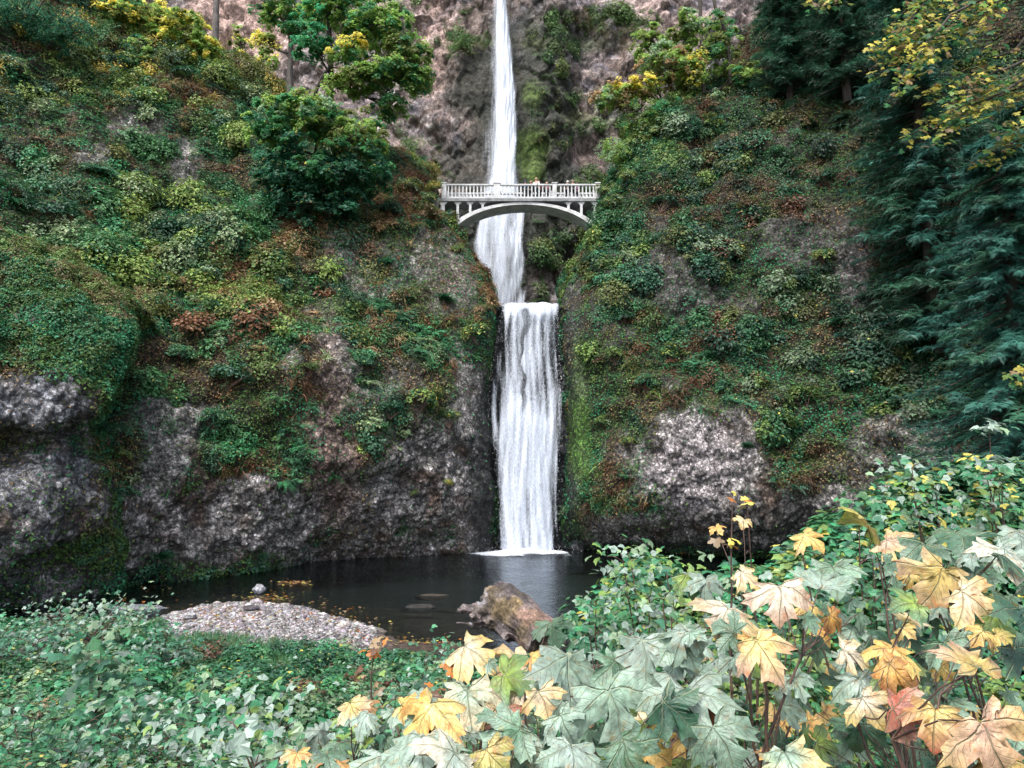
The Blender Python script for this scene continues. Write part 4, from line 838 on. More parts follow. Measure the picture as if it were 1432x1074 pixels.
def person(px, dy, h, label, top_c, leg_c, hair_c, bow=0.1, hat=None, turn=0):
    x = float(P(px,268,BD+0.6+dy)[0]); loc = (x, BD+0.48+dy*.6, zt-0.018)
    e = empty('person', loc, label, 'person', 'people on the bridge'); s = h/1.75
    V=[(0,0,.95),(0,0,1.12),(0,-.02*bow,1.38),(0,-.3*bow,1.5),(0,-.4*bow-.01,1.62),(0,-.45*bow-.015,1.70)]; E=[(0,1),(1,2),(2,3),(3,4),(4,5)]; R=[.15,.13,.15,.055,.095,.07]
    def ch(start, pts, rs):
        k = start
        for p, r_ in zip(pts, rs): V.append(p); R.append(r_); E.append((k, len(V)-1)); k = len(V)-1
        return k
    for sd in (-1,1):
        ch(0, [(sd*.10,0,.86),(sd*.11,-.02,.48),(sd*.11,.02,.08),(sd*.13,-.16,.03)], [.09,.06,.045,.03])
        w_ = ch(2, [(sd*.19,0,1.40),(sd*.27,-.06,1.14),(sd*.20,-.34,1.13),(sd*.19,-.40,1.14)], [.06,.045,.035,.028])
        for q in range(4): ch(w_, [(sd*.19+(q-1.5)*.02,-.45,1.145),(sd*.19+(q-1.5)*.022,-.49-.006*(q in(1,2)),1.125)], [.009,.007])
        ch(w_, [(sd*.19-sd*.035,-.425,1.15),(sd*.19-sd*.05,-.45,1.14)], [.01,.008])
    body = skin_mesh('body', V, E, R, 1); body.materials.append(M['skin'])
    def add(me): 
        o = bpy.data.objects.new(me.name, me); COL.objects.link(o); o.parent = e; return o
    add(body)
    def clothe(name, idx, extra, colr):
        mp_ = {k: i for i, k in enumerate(idx)}; me = skin_mesh(name, [V[k] for k in idx], [(mp_[a_],mp_[b_]) for a_,b_ in E if a_ in mp_ and b_ in mp_], [R[k]+extra for k in idx], 1)
        me.materials.append(flatm(name+'_cloth', colr)); add(me)
    per = 4+4+8+2; L0 = 6; Rr0 = 6+per
    clothe('jacket', [0,1,2,L0+4,L0+5,L0+6,Rr0+4,Rr0+5,Rr0+6], .022, top_c)
    clothe('trousers', [0,L0,L0+1,L0+2,Rr0,Rr0+1,Rr0+2], .016, leg_c)
    a_ = Acc(); ph = np.linspace(0,PI*0.62,7); th_ = np.arange(12)*2*PI/12
    hv = np.array([[.112*math.sin(p_)*math.cos(t_), -.45*bow+.015+.125*math.sin(p_)*math.sin(t_), 1.655+.14*math.cos(p_)*(1 if not hat else 1.0)-(.16 if (math.sin(t_)>.2 and p_>1.6 and hat is None) else 0)] for p_ in ph for t_ in th_])
    f = [(i*12+j, i*12+(j+1)%12, (i+1)*12+(j+1)%12, (i+1)*12+j) for i in range(6) for j in range(12)]; a_.add(hv, f)
    o = a_.build('hat' if hat else 'hair', flatm('hair_colour', hat or hair_c)); o.parent = e; o.location = (0,0,0)
    # face: nose, eyes, mouth as small raised shapes of one mesh
    a_ = Acc(); fy = -.45*bow-.108
    for cx_, cz_, sx, sz in ((-.035,1.66,.012,.006),(.035,1.66,.012,.006),(0,1.595,.022,.005)):
        inst(a_, octv*A(1,1,.5), octf, A((cx_,fy,cz_)), np.eye(3)[None], max(sx,sz), A(.05,.02,.02))
    o = a_.build('face_features', M['dark_']); o.parent = e; o.location = (0,0,0)
    s *= 1.27; e.scale = (s,s,s); e.rotation_euler = (0,0,turn); return e
M['skin'] = flatm('skin', (0.55,0.33,0.25), 0.6); M['dark_'] = flatm('dark_eye', (0.03,0.02,0.02))
person(734.6,0.0,1.62,'person in a blue jacket, leftmost of those standing on the bridge', (.03,.13,.32), (.03,.06,.09), (.03,.05,.12), .2)
person(742,0.35,1.66,'person in a dark top with fair hair, second from the left on the bridge', (.02,.02,.03), (.03,.05,.08), (.35,.2,.14), .2, turn=.4)
person(750,0.0,1.86,'tall person with light hair and a white top in the middle of the bridge', (.75,.73,.74), (.03,.08,.1), (.5,.3,.2), .1, turn=-.3)
person(753.5,0.5,1.70,'person in a red and white top just behind the tall one in white', (.45,.12,.10), (.03,.05,.07), (.25,.14,.09), .1)
person(764.5,0.0,1.50,'small person in a pink top beside the right-hand bridge post', (.5,.25,.28), (.03,.05,.1), (.5,.35,.25), .1, turn=.5)
person(793.5,0.1,1.62,'person in a white cap on the bridge right of the right-hand post', (.10,.10,.16), (.02,.03,.06), (.1,.06,.04), .15, hat=(.75,.73,.7), turn=.2)
person(801,0.0,1.66,'person in a black coat, leaning at the rail near the right end of the bridge', (.015,.015,.02), (.02,.04,.08), (.3,.22,.18), .2, turn=-.3)
person(806,0.6,1.60,'person in a purple top, last one at the right end of the bridge', (.2,.1,.2), (.02,.03,.05), (.12,.07,.05), .1, turn=.1)
# ------------------------------------------------------------------ log, rocks, gravel
def remesh(acc_list, name, m, vox, disp, colf, label, cat, tagname):
    a_ = acc_list; o = a_.build(tagname, M[m]); md = o.modifiers.new('r','REMESH'); md.mode = 'VOXEL'; md.voxel_size = vox; md.use_smooth_shade = True
    dg = bpy.context.evaluated_depsgraph_get(); me = bpy.data.meshes.new_from_object(o.evaluated_get(dg)); nv = len(me.vertices)
    v = np.zeros(nv*3, np.float32); me.vertices.foreach_get('co', v); v = v.reshape(-1,3).astype(float); no = np.zeros(nv*3, np.float32); me.vertices.foreach_get('normal', no); no = no.reshape(-1,3)
    d_ = disp(v); v2 = v+no*d_[:,None]; me.vertices.foreach_set('co', v2.astype(np.float32).ravel()); me.update()
    for at_ in list(me.color_attributes): me.color_attributes.remove(at_)
    c_ = colf(v2, no, d_); ca2 = me.color_attributes.new('Col','FLOAT_COLOR','POINT'); ca2.data.foreach_set('color', np.concatenate([np.clip(c_,0,1), np.ones((nv,1))],1).astype(np.float32).ravel())
    o.modifiers.clear(); o.data = me; me.materials.clear(); me.materials.append(M[m]); o['label'] = label; o['category'] = cat; return o
a = Acc(); LD = 28.2
def LP(px, py, dd=0): return P(px,py,LD+dd)
tube(a, [LP(765,905,-1.8),LP(742,878,-.8),LP(722,856,-.1),LP(704,842,.3),LP(690,834,.7)], [.85,.82,.83,.86,.72], 14)
tube(a, [LP(705,852,0),LP(682,852,-.1),LP(662,850,-.2),LP(646,852,-.3)], [.60,.36,.25,.20], 10)
tube(a, [LP(646,852,-.3),LP(643,858,-.3)], [.2,.15], 8)
tube(a, [LP(704,838,.6),LP(686,836,.6),LP(670,838,.6)], [.55,.36,.16], 10)
tube(a, [LP(706,830,.6),LP(698,821,.6),LP(690,818,.6)], [.40,.2,.12], 9); tube(a, [LP(704,826,.6),LP(701,817,.7)], [.2,.1], 7)
tube(a, [LP(708,845,.3),LP(690,866,-.1),LP(678,876,-.2)], [.6,.45,.3], 10); tube(a, [LP(682,868,0),LP(664,864,-.4),LP(660,860,-.5)], [.3,.18,.13], 8)
tube(a, [LP(712,832,.4),LP(722,837,.2)], [.35,.14], 8); tube(a, [LP(705,872,0),LP(718,892,-.6)], [.55,.4], 9); tube(a, [LP(690,878,-.1),LP(655,874,-.2),LP(638,870,0)], [.2,.1,.05], 6)
def ldisp(v):
    ax_ = nrm(LP(765,905,-1.8)-LP(690,834,.7)); al_ = v@ax_; q_ = v*3.0-np.outer(al_*2.4, ax_)
    return fbm(q_,4,601)*.13+fbm(v*1.3,3,602)*.12-0.06*(1-np.abs(fbm(q_*1.8,2,603)))**3
def lcol(v, no, d_):
    c_ = np.tile(A(.22,.185,.18),(len(v),1)); n_ = fbm(v*1.2,3,604); px_, py_ = proj(v)
    c_ = blend(c_, (.20,.15,.08), ss(-.05,.3,n_)*ss(650,700,px_)); c_ = blend(c_, (.32,.2,.165), ss(706,728,px_)*ss(840,860,py_)*ss(-.3,.2,fbm(v*.9,2,605))*.8)
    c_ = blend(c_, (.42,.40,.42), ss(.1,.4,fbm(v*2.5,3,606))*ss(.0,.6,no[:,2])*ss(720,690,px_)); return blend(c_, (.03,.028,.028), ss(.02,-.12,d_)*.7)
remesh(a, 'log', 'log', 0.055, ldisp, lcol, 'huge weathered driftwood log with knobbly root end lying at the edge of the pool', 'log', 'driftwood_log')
def rock(px, py, r, label, z=0.0, sc=(1,.8,.5), col=(.16,.15,.16), under=0.0, name='rock'):
    c_ = W(px,py,0); c_[2] = z; a_ = Acc(); n_ = 24; ph = np.linspace(0,PI,n_); th_ = np.linspace(0,2*PI,2*n_,endpoint=False); PH_,TH = np.meshgrid(ph,th_,indexing='ij')
    d_ = np.stack([np.sin(PH_)*np.cos(TH),np.sin(PH_)*np.sin(TH),np.cos(PH_)],-1).reshape(-1,3); f1,_,_2 = worley(d_*1.6+px,3)
    v = d_*A(*sc)*r*(1+.25*fbm(d_*1.3+px,3,610)+.25*(.5-f1))[:,None]+c_
    i = np.arange(n_-1)[:,None]*2*n_; j = np.arange(2*n_)[None]; f = np.stack([i+j,i+2*n_+j,i+2*n_+(j+1)%(2*n_),i+(j+1)%(2*n_)],-1).reshape(-1,4)
    a_.add(v, f, col); o = a_.build(name, M['stone']); o['label'] = label; o['category'] = 'rock'; return o
rock(604,832,.95,'long flat dark stone just breaking the pool surface, farther of two left of the log', -.12, (1.15,.5,.16), (.05,.038,.03))
rock(586,848,.8,'dark wet stone in the pool, nearer of two left of the log', -.12, (1.1,.6,.3), (.03,.027,.025))
rock(362,830,.35,'small pale pointed stone at the water edge of the gravel bar', .22, (1,.7,.8), (.3,.31,.34))
rock(350,868,.32,'dark grey stone in the middle of the gravel bar', .55, (1.2,.7,.5), (.10,.09,.10))
rock(265,875,.3,'rounded pale grey stone at the left side of the gravel bar', .4, (1,.7,.6), (.3,.3,.31))
rock(195,852,.9,'flat grey slab at the water edge left of the gravel bar', .02, (1.6,.5,.2), (.16,.17,.19))
PEB = A((1,0,0),(-1,0,0),(0,1,0),(0,-1,0),(0,0,.7),(0,0,-.7),(.62,.62,.4),(-.62,.62,.4),(.62,-.62,.4),(-.62,-.62,.4))
PEBF = np.array([[4,0,6],[4,6,2],[4,2,7],[4,7,1],[4,1,9],[4,9,3],[4,3,8],[4,8,0],[5,2,0],[5,1,2],[5,3,1],[5,0,3],[6,0,2],[7,2,1],[9,1,3],[8,3,0]])
n = 42000; px_ = rng.uniform(-20,-3,n); py_ = rng.uniform(24,41,n); z_ = ground_h(px_,py_); k = (z_ > -0.06)&(barm(px_,py_) < 1.35+fbm(np.stack([px_,py_,0*px_],-1),2,5)); px_,py_,z_ = px_[k],py_[k],z_[k]; n = len(px_)
a = Acc(); g_ = rng.uniform(.12,.5,(n,1))*A(1,.94,.97)*(1+rng.normal(0,.05,(n,3)))
R_ = frames(UP+runit(n)*.3, runit(n)); inst(a, PEB, PEBF, np.stack([px_,py_,z_],-1), R_, rng.lognormal(-3.0,.5,n), np.clip(g_,.03,.6))
a.build('gravel_pebbles', M['stone'], kind='stuff', label='grey pebbles covering the gravel bar')
# fallen leaves on gravel, along the shore and floating
a = Acc()
def scatter_leaves(cpx, cpy, sx, sy, n, s=(.06,.14)):
    px_ = rng.normal(cpx,sx,n); py_ = rng.normal(cpy,sy,n); p_ = W(px_,py_,0.0); g0 = ground_h(p_[:,0],p_[:,1]); p_[:,2] = np.maximum(g0+.04,.02)
    inst(a, LV*A(1,1,.5), LF, p_, frames(UP+runit(n)*.25, runit(n)), rng.uniform(*s,n), cc('tan','orange','rust','tan','yellow')[rng.integers(0,5,n)]*rng.uniform(.5,1.2,(n,1)))
scatter_leaves(410,815,14,2,90,(.08,.16)); scatter_leaves(375,838,25,5,140); scatter_leaves(300,868,30,12,200); scatter_leaves(450,865,35,12,180); scatter_leaves(330,880,50,18,260); scatter_leaves(490,885,10,12,120); scatter_leaves(218,822,12,2,20); scatter_leaves(165,838,8,2,12); scatter_leaves(880,768,20,2,12); scatter_leaves(560,898,60,4,160,(.05,.1))
a.build('fallen_leaves', M['midleaf'], kind='stuff', smooth=False, label='orange and tan fallen leaves on the gravel and the pool edge')
a = Acc(); tube(a, curve(W(300,940,.9), W(342,944,.9), .05, 7, .04), np.linspace(.05,.025,7), 6); o = a.build('fallen_branch', M['palebark']); o['label'] = 'thin fallen branch lying in the grass near the gravel bar'; o['category'] = 'branch'
# ------------------------------------------------------------------ near bank: grass, undergrowth
def ground_pts(n, x0, x1, y0, y1, f=None):
    x = rng.uniform(x0,x1,n); y = rng.uniform(y0,y1,n); z = ground_h(x,y); p_ = np.stack([x,y,z],-1); k = z > 0.05
    if f is not None: k &= f(*proj(p_), p_)
    return p_[k]
gr = ground_pts(60000, -14, -3, 16, 30, lambda px,py,p_: ell(px,py,[(320,935,95,32,1),(390,930,60,28,1),(300,905,50,18,1),(350,970,110,20,.8)],.4,p_,5) > rng.random(len(px)))
a = Acc(); n = len(gr); inst(a, BLV*A(1.0,1,1), BLF, gr, frames(runit(n), UP+runit(n)*.45), rng.uniform(.15,.42,n), cc('green','green','bright','olive')[rng.integers(0,4,n)]*rng.uniform(.7,1.5,(n,1)))
a.build('grass', M['leaf'], kind='stuff', smooth=False, label='long bright green grass on the bank beside the gravel')
gp_ = ground_pts(8500, -32, 30, 3.2, 31, lambda px,py,p_: (px > -300)&(px < 2300)&(barm(p_[:,0],p_[:,1]) > 1.0)&(ell(px,py,[(330,940,70,24,1),(400,930,50,20,1)],.3) < rng.random(len(px))*1.6)&~((px > 235)&(px < 500)&(py < 915))&~((px > 480)&(py < 925)&(px < 840)))
D_ = gp_[:,1]; keep = rng.random(len(gp_)) < np.clip(14/np.maximum(D_,5)*0.9+.25,0,1); gp_ = gp_[keep]; D_ = gp_[:,1]; n = len(gp_)
r_ = rng.uniform(.26,.6,n)*np.where(D_>15,.75,1)*(1-.5*ss(-6,-2,gp_[:,0])*ss(8,14,D_)); f_ = fbm(gp_*.35,3,700); c_ = cc('teal','bright','green','pale')[np.clip(((f_+.5)*4).astype(int)+rng.integers(-1,2,n),0,3)]*rng.uniform(.5,1.15,(n,1))*A(.95,1,.9)
dry = rng.random(n) < .07; c_[dry] = cc('tan','brown','olive')[rng.integers(0,3,dry.sum())]
a = Acc(); far = D_ > 11; hgt = r_*.8
leafcloud(a, gp_[far]+UP*hgt[far][:,None], np.tile(UP,(far.sum(),1)), r_[far]*1.2, np.full(far.sum(),170), c_[far], .085, .8, cc('pale','silver','lime','yellow'), .05, (OV, OVF))
nr2 = ~far; leafcloud(a, gp_[nr2]+UP*hgt[nr2][:,None], np.tile(UP,(nr2.sum(),1)), r_[nr2]*1.1, np.full(nr2.sum(),340), c_[nr2], .037, .85, cc('pale','silver','lime','yellow'), .06, (OV, OVF))
a.build('bank_undergrowth', M['midleaf'], kind='stuff', smooth=False, label='low brambles and leafy ground cover on the near bank')
# right hand thicket made of clumps at several distances
def topline(px): return np.interp(px, [560,640,760,830,900,950,1010,1100,1160,1250,1330,1432,1600], [960,935,900,860,800,815,815,790,740,690,672,668,640])
n = 1950; px_ = rng.uniform(820,1850,n); t_ = rng.random(n)**1.0; tl_ = topline(px_); py_ = tl_+t_*(1120-tl_); Dm = np.interp(t_,[0,1],[10.5,4.2])+rng.normal(0,.4,n)
cen = P(px_,py_,Dm); r_ = rng.uniform(.2,.42,n)*Dm/8; c_ = cc('bright','teal','green','lime','green')[rng.integers(0,5,n)]*1.1
a = Acc(); leafcloud(a, cen, np.tile(nrm(UP+A(0,-.4,0)),(n,1)), r_, np.full(n,60), c_, .075*Dm/8*1.2, .8, cc('pale','lime','yellow','pale','lime'), .12, (OV, OVF))
for k in range(0,n,6):
    g0 = float(ground_h(cen[k,0],cen[k,1])[0]); tube(a, curve((cen[k,0]+rng.normal(0,.2),cen[k,1]+.1,g0),cen[k],0,5,.03), np.linspace(.012,.005,5), 4, (.08,.05,.04))
a.build('bank_thicket', M['midleaf'], kind='stuff', smooth=False, label='dense small-leaved thicket behind the big maple leaves at right')
# ------------------------------------------------------------------ near shrubs and saplings (things)
def leafy_plant(name, label, px, py, D, h, spread, cols, n, lsize, cat='shrub', group='young plants on the near bank', silver=.15, stems=4, tall=False):
    top = P(px,py,D); g0 = float(ground_h(top[0],top[1])[0]); base = A(top[0],top[1],min(g0,top[2]-.3)); e = empty(name, base, label, cat, group); st = Acc(); lf_ = Acc(); ends=[]
    for k in range(stems):
        tp_ = top+A(rng.uniform(-1,1)*spread*.7, rng.uniform(-1,1)*spread*.5, rng.uniform(-.35,.0)*h*(k>0)); p_ = curve(base+rng.normal(0,.05,3)*A(1,1,0), tp_, 0, 9, .02, (rng.normal(0,.06),0,0)); tube(st, p_, np.linspace(.018,.005,9)*max(1,D/9), 5)
        for j in range(2,9):
            for sd in (-1,1):
                az = rng.uniform(0,2*PI); ln = spread*rng.uniform(.3,.9)*(1.1-.08*j); q = p_[j]+A(math.cos(az)*ln, math.sin(az)*ln, ln*.35); tube(st, curve(p_[j],q,.03,4), np.linspace(.006,.003,4)*max(1,D/9), 4); ends.append(q)
    ends = np.array([x for x in ends if x[2] > base[2]+(top[2]-base[2])-h]) if len(ends) else np.array([top])
    i = rng.integers(0,len(ends),n); q = ends[i]+rng.normal(0,.35*spread,(n,3))*A(1,1,.55)
    c_ = cc(*cols)[rng.integers(0,len(cols),n)]*rng.uniform(.7,1.35,(n,1)); k = rng.random(n) < silver; c_[k] = C_['silver']*rng.uniform(.6,1,(k.sum(),1)) if False else np.array(C_['silver'])*rng.uniform(.6,1,(k.sum(),1))
    nn_ = nrm(UP*.8+A(0,-.35,0)+runit(n)*.55)
    ov_ = lsize < .088 and 'red' not in name and 'yellow' not in name
    inst(lf_, OV if ov_ else LV, OVF if ov_ else LF, q, frames(nn_, runit(n)-UP*.3+A(0,-.4,0)), lsize*(1.12 if ov_ else 1)*rng.uniform(.6,1.3,n), np.clip(c_,.004,1))
    st.build('stems', M['twig'], parent=e); lf_.build('leaves', M['midleaf'], parent=e, smooth=False); return e
lp = leafy_plant
lp('bank_shrub','pale green leafy shrub in front of the pool right of the log',905,785,7.5,1.4,.55,['pale','green','bright','lime'],420,.065,silver=.3)
lp('bank_shrub','low green shrub beside the log with white-green leaves',858,850,7.2,1.1,.38,['pale','bright','green'],320,.06,silver=.3)
lp('bank_shrub','green shrub between the log shrub and the big maple leaves',985,815,6.5,1.2,.5,['pale','green','lime','teal'],320,.07,silver=.25)
lp('bank_shrub','tall pale green shoot rising in front of the cedar at the right',1358,600,8.5,.9,.22,['pale','silver','teal'],60,.085,silver=.5,stems=1)
lp('bank_shrub','leafy shrub with yellow leaves left of the tall shoot',1290,655,8,1.2,.55,['green','pale','bright','yellow'],300,.07,silver=.3)
lp('bank_shrub','dense green shrub at the right edge below the cedar',1400,665,8,1.2,.6,['green','bright','lime','yellow'],340,.07,silver=.2)
lp('bank_shrub','green shrub behind the topmost yellow maple leaves',1180,735,7,1.2,.5,['green','bright','teal'],300,.065,silver=.15)
lp('bank_shrub','tall teal shrub at the left of the grass patch',220,880,20,2.2,.8,['teal','bright','teal'],300,.11,silver=.12)
lp('bank_shrub','frosty blue-green shrub by the water at the left edge',105,858,23,1.6,1.7,['teal','pale','teal'],700,.10,silver=.35)
lp('bank_shrub','teal shrub in the lower left corner beneath the outcrop',20,890,20,1.8,1.5,['teal','bright','dark'],600,.10,silver=.15)
lp('maple_sapling','young maple sapling with broad pale green leaves standing in the lower left',150,900,11,2.2,.75,['bright','teal','pale','green'],170,.15,silver=.1,stems=2)
lp('bank_shrub','leafy teal shrub in the bottom left corner',60,990,9,1.2,.9,['teal','bright','green'],520,.075,silver=.12)
lp('bank_shrub','pale leafed shrub right of the maple sapling at lower left',230,975,9.5,1.2,.8,['teal','pale','bright'],420,.08,silver=.3)
lp('bank_shrub','yellow-green low maple shrub at the bottom left of centre',350,985,7,1.0,.75,['lime','pale','bright','green'],420,.08,silver=.35)
lp('bank_shrub','silvery leafed shrub at the bottom below the gravel bar',400,1010,5.5,.9,.55,['silver','pale','bright'],300,.075,silver=.6)
lp('bank_shrub','small green shrub at the waterside left of the red leaves',545,925,9,1.0,.7,['teal','bright','green'],380,.06,silver=.15)
lp('bank_shrub','low green shrub below the red leaves',520,1000,6,.9,.6,['bright','teal','lime'],380,.055,silver=.2)
lp('red_leaved_shoot','small shoot with orange-red leaves near the middle of the bottom',615,935,5.5,.5,.28,['orange','rust','orange'],34,.06,silver=0,stems=2)
lp('red_leaved_shoot','tiny shoot with pink and red leaves at the end of the gravel bar',510,912,6.5,.4,.25,['rust','tan','orange'],12,.07,silver=0,stems=1)
lp('yellow_shoot','thin upright shoot with a few yellow leaves standing against the dark rock',1030,705,5.5,.35,.2,['yellow','tan','orange'],10,.07,silver=0,stems=2)
# big leaf templates (rings, curled)
def bigtpl(curl, fold, droop):
    rings = [0.0,.3,.62,1.0]; v=[[*CEN,0]]; m_ = len(OUT)
    for t in rings[1:]:
        for p_ in OUT: v.append([*(CEN+(p_-CEN)*t),0])
    v = np.array(v); r2 = (v[:,0]**2+(v[:,1]-.1)**2); ang = np.arctan2(np.abs(v[:,0]), v[:,1]+.05)
    v[:,2] = -curl*r2+fold*np.sqrt(r2)*np.cos(ang*4.2)*-1*.5-droop*np.maximum(v[:,1],0)**2+.05*np.sin(v[:,0]*9+v[:,1]*5)*np.sqrt(r2)
    f = [[0,1+j,1+(j+1)%m_] for j in range(m_)]; q = []
    for k in range(2):
        for j in range(m_): a0 = 1+k*m_+j; b0 = 1+k*m_+(j+1)%m_; q.append([a0,a0+m_,b0+m_,b0])
    return v, np.array(f), np.array(q)
BT = [bigtpl(.12,.06,.1), bigtpl(.28,.12,.05), bigtpl(-.12,.1,.25), bigtpl(.45,.16,.3), bigtpl(.9,.3,.5)]
UVB = BT[0][0][:,:2].copy()
LC = dict(g=(.09,.19,.11), p=(.24,.36,.27), s=(.33,.43,.37), d=(.022,.085,.05), y=(.68,.52,.17), c=(.70,.58,.38), o=(.64,.36,.10), r=(.36,.11,.07), k=(.58,.38,.28), l=(.22,.32,.05), b=(.24,.08,.04), v=(.70,.62,.48))
def bigleaf(acc, pos, size, col, yaw, tiltn, t, edge=None):
    tv, tf, tq = BT[t]; d_ = A(math.sin(yaw), -math.cos(yaw)*0.75, -math.cos(yaw)*.65); R = frames(np.asarray(tiltn)[None], d_[None])[0]
    w_ = tv.copy(); sd_ = rng.uniform(0,99); q_ = np.concatenate([w_[:,:2]*1.6, 0*w_[:,:1]+sd_],1); w_[:,2] += fbm(q_,3,711)*.22; w_[:,0] += fbm(q_*1.3,2,712)*.14; w_[:,1] += fbm(q_*1.3,2,713)*.14; w_[:,0] *= rng.uniform(.82,1.12); w_[67:,:2] += rng.normal(0,.022,(len(w_)-67,2)); w_[:,2] += fbm(q_*4,2,715)*.07
    v = w_@R.T*size+pos; r2 = np.sqrt(UVB[:,0]**2+(UVB[:,1]-.1)**2)
    c_ = np.tile(A(*col),(len(v),1)); 
    if edge is not None: k = np.clip(r2*1.2-.25+rng.normal(0,.1)+.5*fbm(v*9,2,710),0,1)[:,None]; c_ = c_*(1-k)+A(*edge)*k
    if col[0] > col[1]: k = ss(.0,.4,fbm(q_*2.6,3,714)+.5*(r2-.65))[:,None]*rng.uniform(.1,.8); c_ = c_*(1-k)+A(.36,.17,.08)*k
    c_ = c_*1.05*rng.uniform(.75,1.12); n0 = acc.n; acc.add(v, tf, c_, UVB); 
    acc.f.append(tq+n0)
SAP = [ # px,py of crown, D, label
 (1110,850,2.9,'maple sapling with pale yellow leaves on dark crossing stems, right of centre'),(1370,960,2.5,'maple sapling with large mottled orange-yellow leaves in the bottom right corner'),
 (840,920,3.2,'maple sapling with large pale green leaves in the bottom middle, below the log'),(640,980,3.3,'maple sapling with cream and yellow-orange leaves at the bottom, left of centre'),
 (1220,740,4.2,'maple sapling holding up yellow leaves against the thicket at the right'),(960,1000,2.8,'maple sapling with broad silvery green leaves at the bottom, right of centre'),
 (760,1040,2.7,'low maple sapling with silvery leaves at the bottom edge, in the middle'),(1390,790,3.6,'maple sapling with cream and green leaves at the right edge, above the corner'),
 (1000,820,4.6,'maple sapling with pointed pale leaves in front of the dark pool edge, right'),(1240,930,2.8,'maple sapling with amber and wine-red leaves left of the corner one'),
 (470,1040,4.2,'maple sapling with pale silver-green leaves at the bottom, below the grass'),(720,900,4.2,'maple sapling with cream leaves just below the log')]
# key leaves: px,py,diameter px,D,colour,edge,tilt/yaw,template
KEY = [(790,920,150,3.2,'p','s',.2,0),(900,900,140,3.4,'s','p',-.3,0),(850,965,150,2.9,'p','s',.5,1),(960,960,150,2.8,'s','p',-.1,0),(1000,1015,130,2.6,'p','g',.3,1),(700,940,110,3.6,'l','g',1.2,1),
 (610,985,140,3.1,'y','o',-.6,1),(655,960,120,3.3,'p','c',.4,1),(590,1030,130,3.0,'s','p',.2,0),(680,1045,90,2.8,'y','l',.8,1),(560,985,60,3.6,'y','o',1.4,1),(650,905,100,4.2,'v','y',.9,1),(740,930,100,3.9,'c','y',-.9,1),
 (1090,820,105,3.0,'v','k',.2,1),(1020,855,110,3.0,'v','y',-.5,0),(1060,900,110,2.8,'y','k',.1,1),(1150,820,110,3.2,'s','p',2.6,2),(1160,860,60,3.1,'o','r',.8,3),(1125,745,70,3.9,'y','o',.9,1),(1215,735,105,3.9,'y','l',2.7,1),(1240,755,90,3.9,'k','y',.6,1),
 (1320,795,120,3.2,'y','k',-.4,1),(1345,825,110,3.1,'c','y',.7,1),(1400,770,110,3.3,'s','v',-.2,0),(1290,760,110,3.6,'g','p',.3,0),(1340,745,110,3.7,'g','d',-.3,0),(1420,745,80,3.8,'s','p',0,0),(1180,910,80,3.0,'v','y',1.2,1),
 (1250,905,95,2.8,'o','y',-1.0,3),(1240,930,90,2.75,'o','r',.8,3),(1200,950,100,2.9,'s','p',.2,1),(1205,975,80,2.7,'v','y',.5,1),(1250,990,110,2.5,'r','k',.9,1),(1310,990,110,2.4,'y','r',-.4,1),(1370,1010,170,2.2,'k','y',.3,1),(1370,935,120,2.3,'y','k',2.9,1),(1400,1060,110,2.2,'y','b',-.6,1),
 (995,985,50,2.8,'b','r',.1,4),(1100,1055,120,2.5,'p','y',.4,0),(1270,870,60,2.9,'y','v',2.5,2),(1390,885,70,3.0,'y','l',.5,1),(985,810,80,4.6,'s','p',.1,0),(960,805,70,4.6,'l','g',1.2,1),(1035,800,60,4.4,'v','y',.8,1),(1420,850,130,2.8,'d','g',.1,0),(1420,905,120,2.9,'d','g',.5,0),
 (930,985,110,2.7,'d','g',.8,1),(800,1045,130,2.6,'s','p',.1,0),(720,1010,120,3.0,'p','g',-.5,1),(870,1040,120,2.6,'g','d',.5,0),(490,985,60,4.0,'y','c',.5,1),(415,1050,60,4.0,'o','c',.2,1),(470,1060,60,3.9,'o','r',-.4,1),(505,985,50,4.2,'r','y',.9,3),
 (640,1050,130,2.9,'s','v',-.3,0),(540,1055,110,3.3,'s','p',.4,0),(770,870,70,4.4,'g','d',.2,0),(700,1000,80,3.4,'k','r',.6,1),(735,955,90,3.6,'v','c',-.7,2),(870,935,60,3.4,'k','c',.5,1),(1425,1000,110,2.4,'g','p',.7,1),(1165,790,90,3.6,'g','p',-.2,0),(1000,735,36,5.3,'o','y',.5,1),(1040,725,34,5.3,'c','y',-.5,1)]
plants = []
for px, py, D, lb in SAP:
    top = P(px,py,D); g0 = float(ground_h(top[0],top[1])[0]); base = A(top[0]+rng.uniform(-.15,.25), top[1]+rng.uniform(-.1,.1), min(g0, top[2]-.5)); e = empty('maple_sapling', base, lb, 'sapling', 'young maples with large leaves on the near bank')
    st = Acc(); lf_ = Acc(); stems = []
    for k in range(3):
        tt_ = top+A(rng.uniform(-.35,.35), rng.uniform(-.15,.3), -.12-rng.uniform(0,.15)); p_ = curve(base, tt_, 0, 10, .012, (rng.normal(0,.08),0,0)); tube(st, p_, np.linspace(.012,.0045,10), 6); stems.append(p_)
    plants.append([e, st, lf_, np.concatenate([s_[4:] for s_ in stems]), (px,py)])
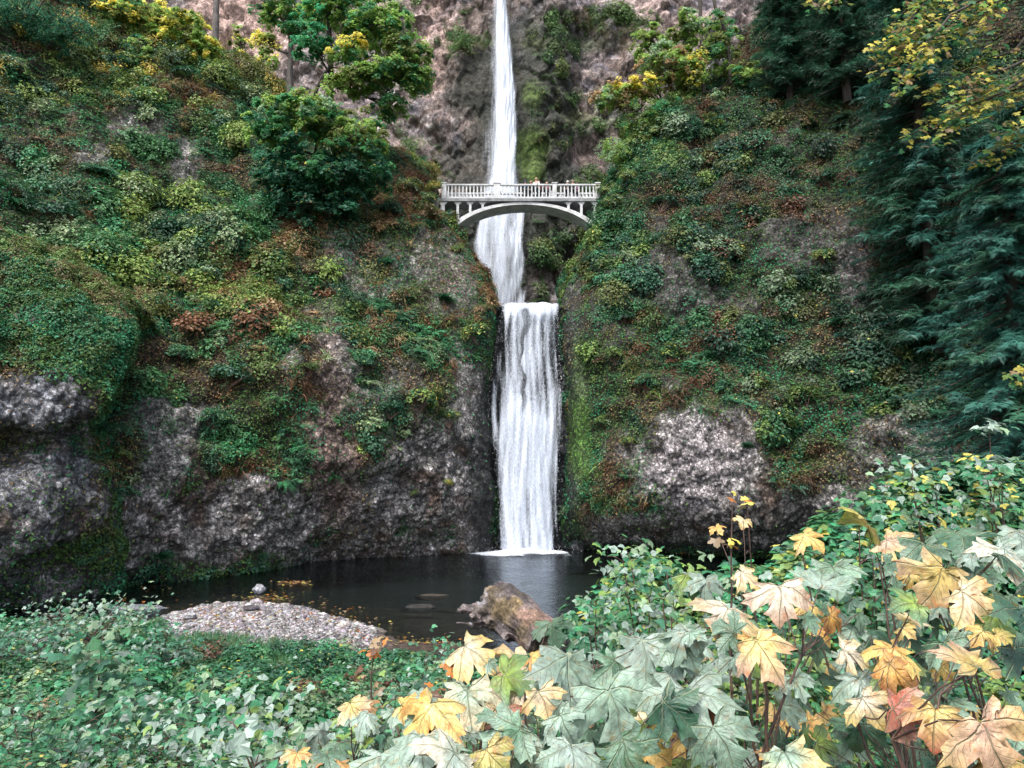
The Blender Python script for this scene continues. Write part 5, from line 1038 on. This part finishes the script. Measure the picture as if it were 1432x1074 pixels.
def attach(px, py, dpx, D, col, edge, yaw, t, tiltn=None):
    j = int(np.argmin([(pl[4][0]-px)**2+1.5*(pl[4][1]-py)**2 for pl in plants])); pl = plants[j]
    pos = P(px,py,D); size = dpx/955*D/2.0*.93
    tn = tiltn if tiltn is not None else nrm(A(0,-.75,.8)+rng.normal(0,.28,3))
    bigleaf(pl[2], pos, size, LC[col], yaw+rng.normal(0,.15), tn, t, LC[edge])
    pts = pl[3]; cand = pts[(pts[:,2] < pos[2]+.02)] if (pts[:,2] < pos[2]+.02).any() else pts
    s_ = cand[np.argmin(np.linalg.norm(cand-pos,axis=1))]; tube(pl[1], curve(s_, pos-A(0,-.01,.004), -.02 if rng.random()<.5 else .03, 6, .004), np.linspace(.0035,.0022,6), 4, (.3,.12,.08))
for k in KEY: attach(*k)
nR = 330; px_ = rng.uniform(430,1450,nR*3); py_ = rng.uniform(860,1100,nR*3) if False else rng.uniform(740,1110,nR*3)
tl2 = np.interp(px_, [430,560,640,760,850,950,1040,1110,1200,1432], [1030,975,925,915,905,880,880,830,775,765]); ok = py_ > tl2; px_, py_ = px_[ok][:nR], py_[ok][:nR]
for x_, y_ in zip(px_, py_):
    D = rng.uniform(3.4,5.4) if rng.random() < .8 else rng.uniform(2.8,3.4)
    if x_ < 1040: pal = 'pssgpgdpcyl'
    else: pal = 'gdgpdylgsoyd'
    c_ = pal[rng.integers(0,len(pal))]; e_ = {'p':'s','s':'p','g':'p','d':'g','c':'y','y':'o','l':'g','o':'y'}[c_]
    attach(x_, y_, 250/D*rng.uniform(.45,1.15), D, c_, e_, rng.normal(0,.8), int(rng.integers(0,4)))
for e, st, lf_, pts, _ in plants:
    st.build('stems', M['twig'], parent=e); lf_.build('leaves', M['maple'], parent=e)
# ------------------------------------------------------------------ light
w = bpy.data.worlds.new('World'); S.world = w; w.use_nodes = True; nt = w.node_tree
sky = nt.nodes.new('ShaderNodeTexSky'); sky.sky_type = 'NISHITA'; sky.sun_disc = False
EL, AZ = math.radians(60), math.radians(205)
sky.sun_elevation = EL; sky.sun_rotation = AZ; sky.air_density = 1.0; sky.dust_density = 4.0; sky.ozone_density = 1.0
hs = nt.nodes.new('ShaderNodeHueSaturation'); hs.inputs['Saturation'].default_value = 0.55
nt.links.new(sky.outputs[0], hs.inputs['Color']); nt.links.new(hs.outputs[0], nt.nodes['Background'].inputs[0])
nt.nodes['Background'].inputs[1].default_value = 0.14
sl = bpy.data.lights.new('sun', 'SUN'); sl.energy = 1.5; sl.angle = math.radians(14); sl.color = (1,0.95,0.9)
so = bpy.data.objects.new('sun', sl); COL.objects.link(so)
d = Vector((math.sin(AZ)*math.cos(EL), math.cos(AZ)*math.cos(EL), math.sin(EL)))
so.rotation_euler = d.to_track_quat('Z', 'Y').to_euler()
S.view_settings.view_transform = 'Standard'; S.view_settings.look = 'None'; S.view_settings.exposure = 1.35; S.view_settings.gamma = 1
S.render.engine = 'CYCLES'; S.cycles.max_bounces = 6; S.cycles.transparent_max_bounces = 16
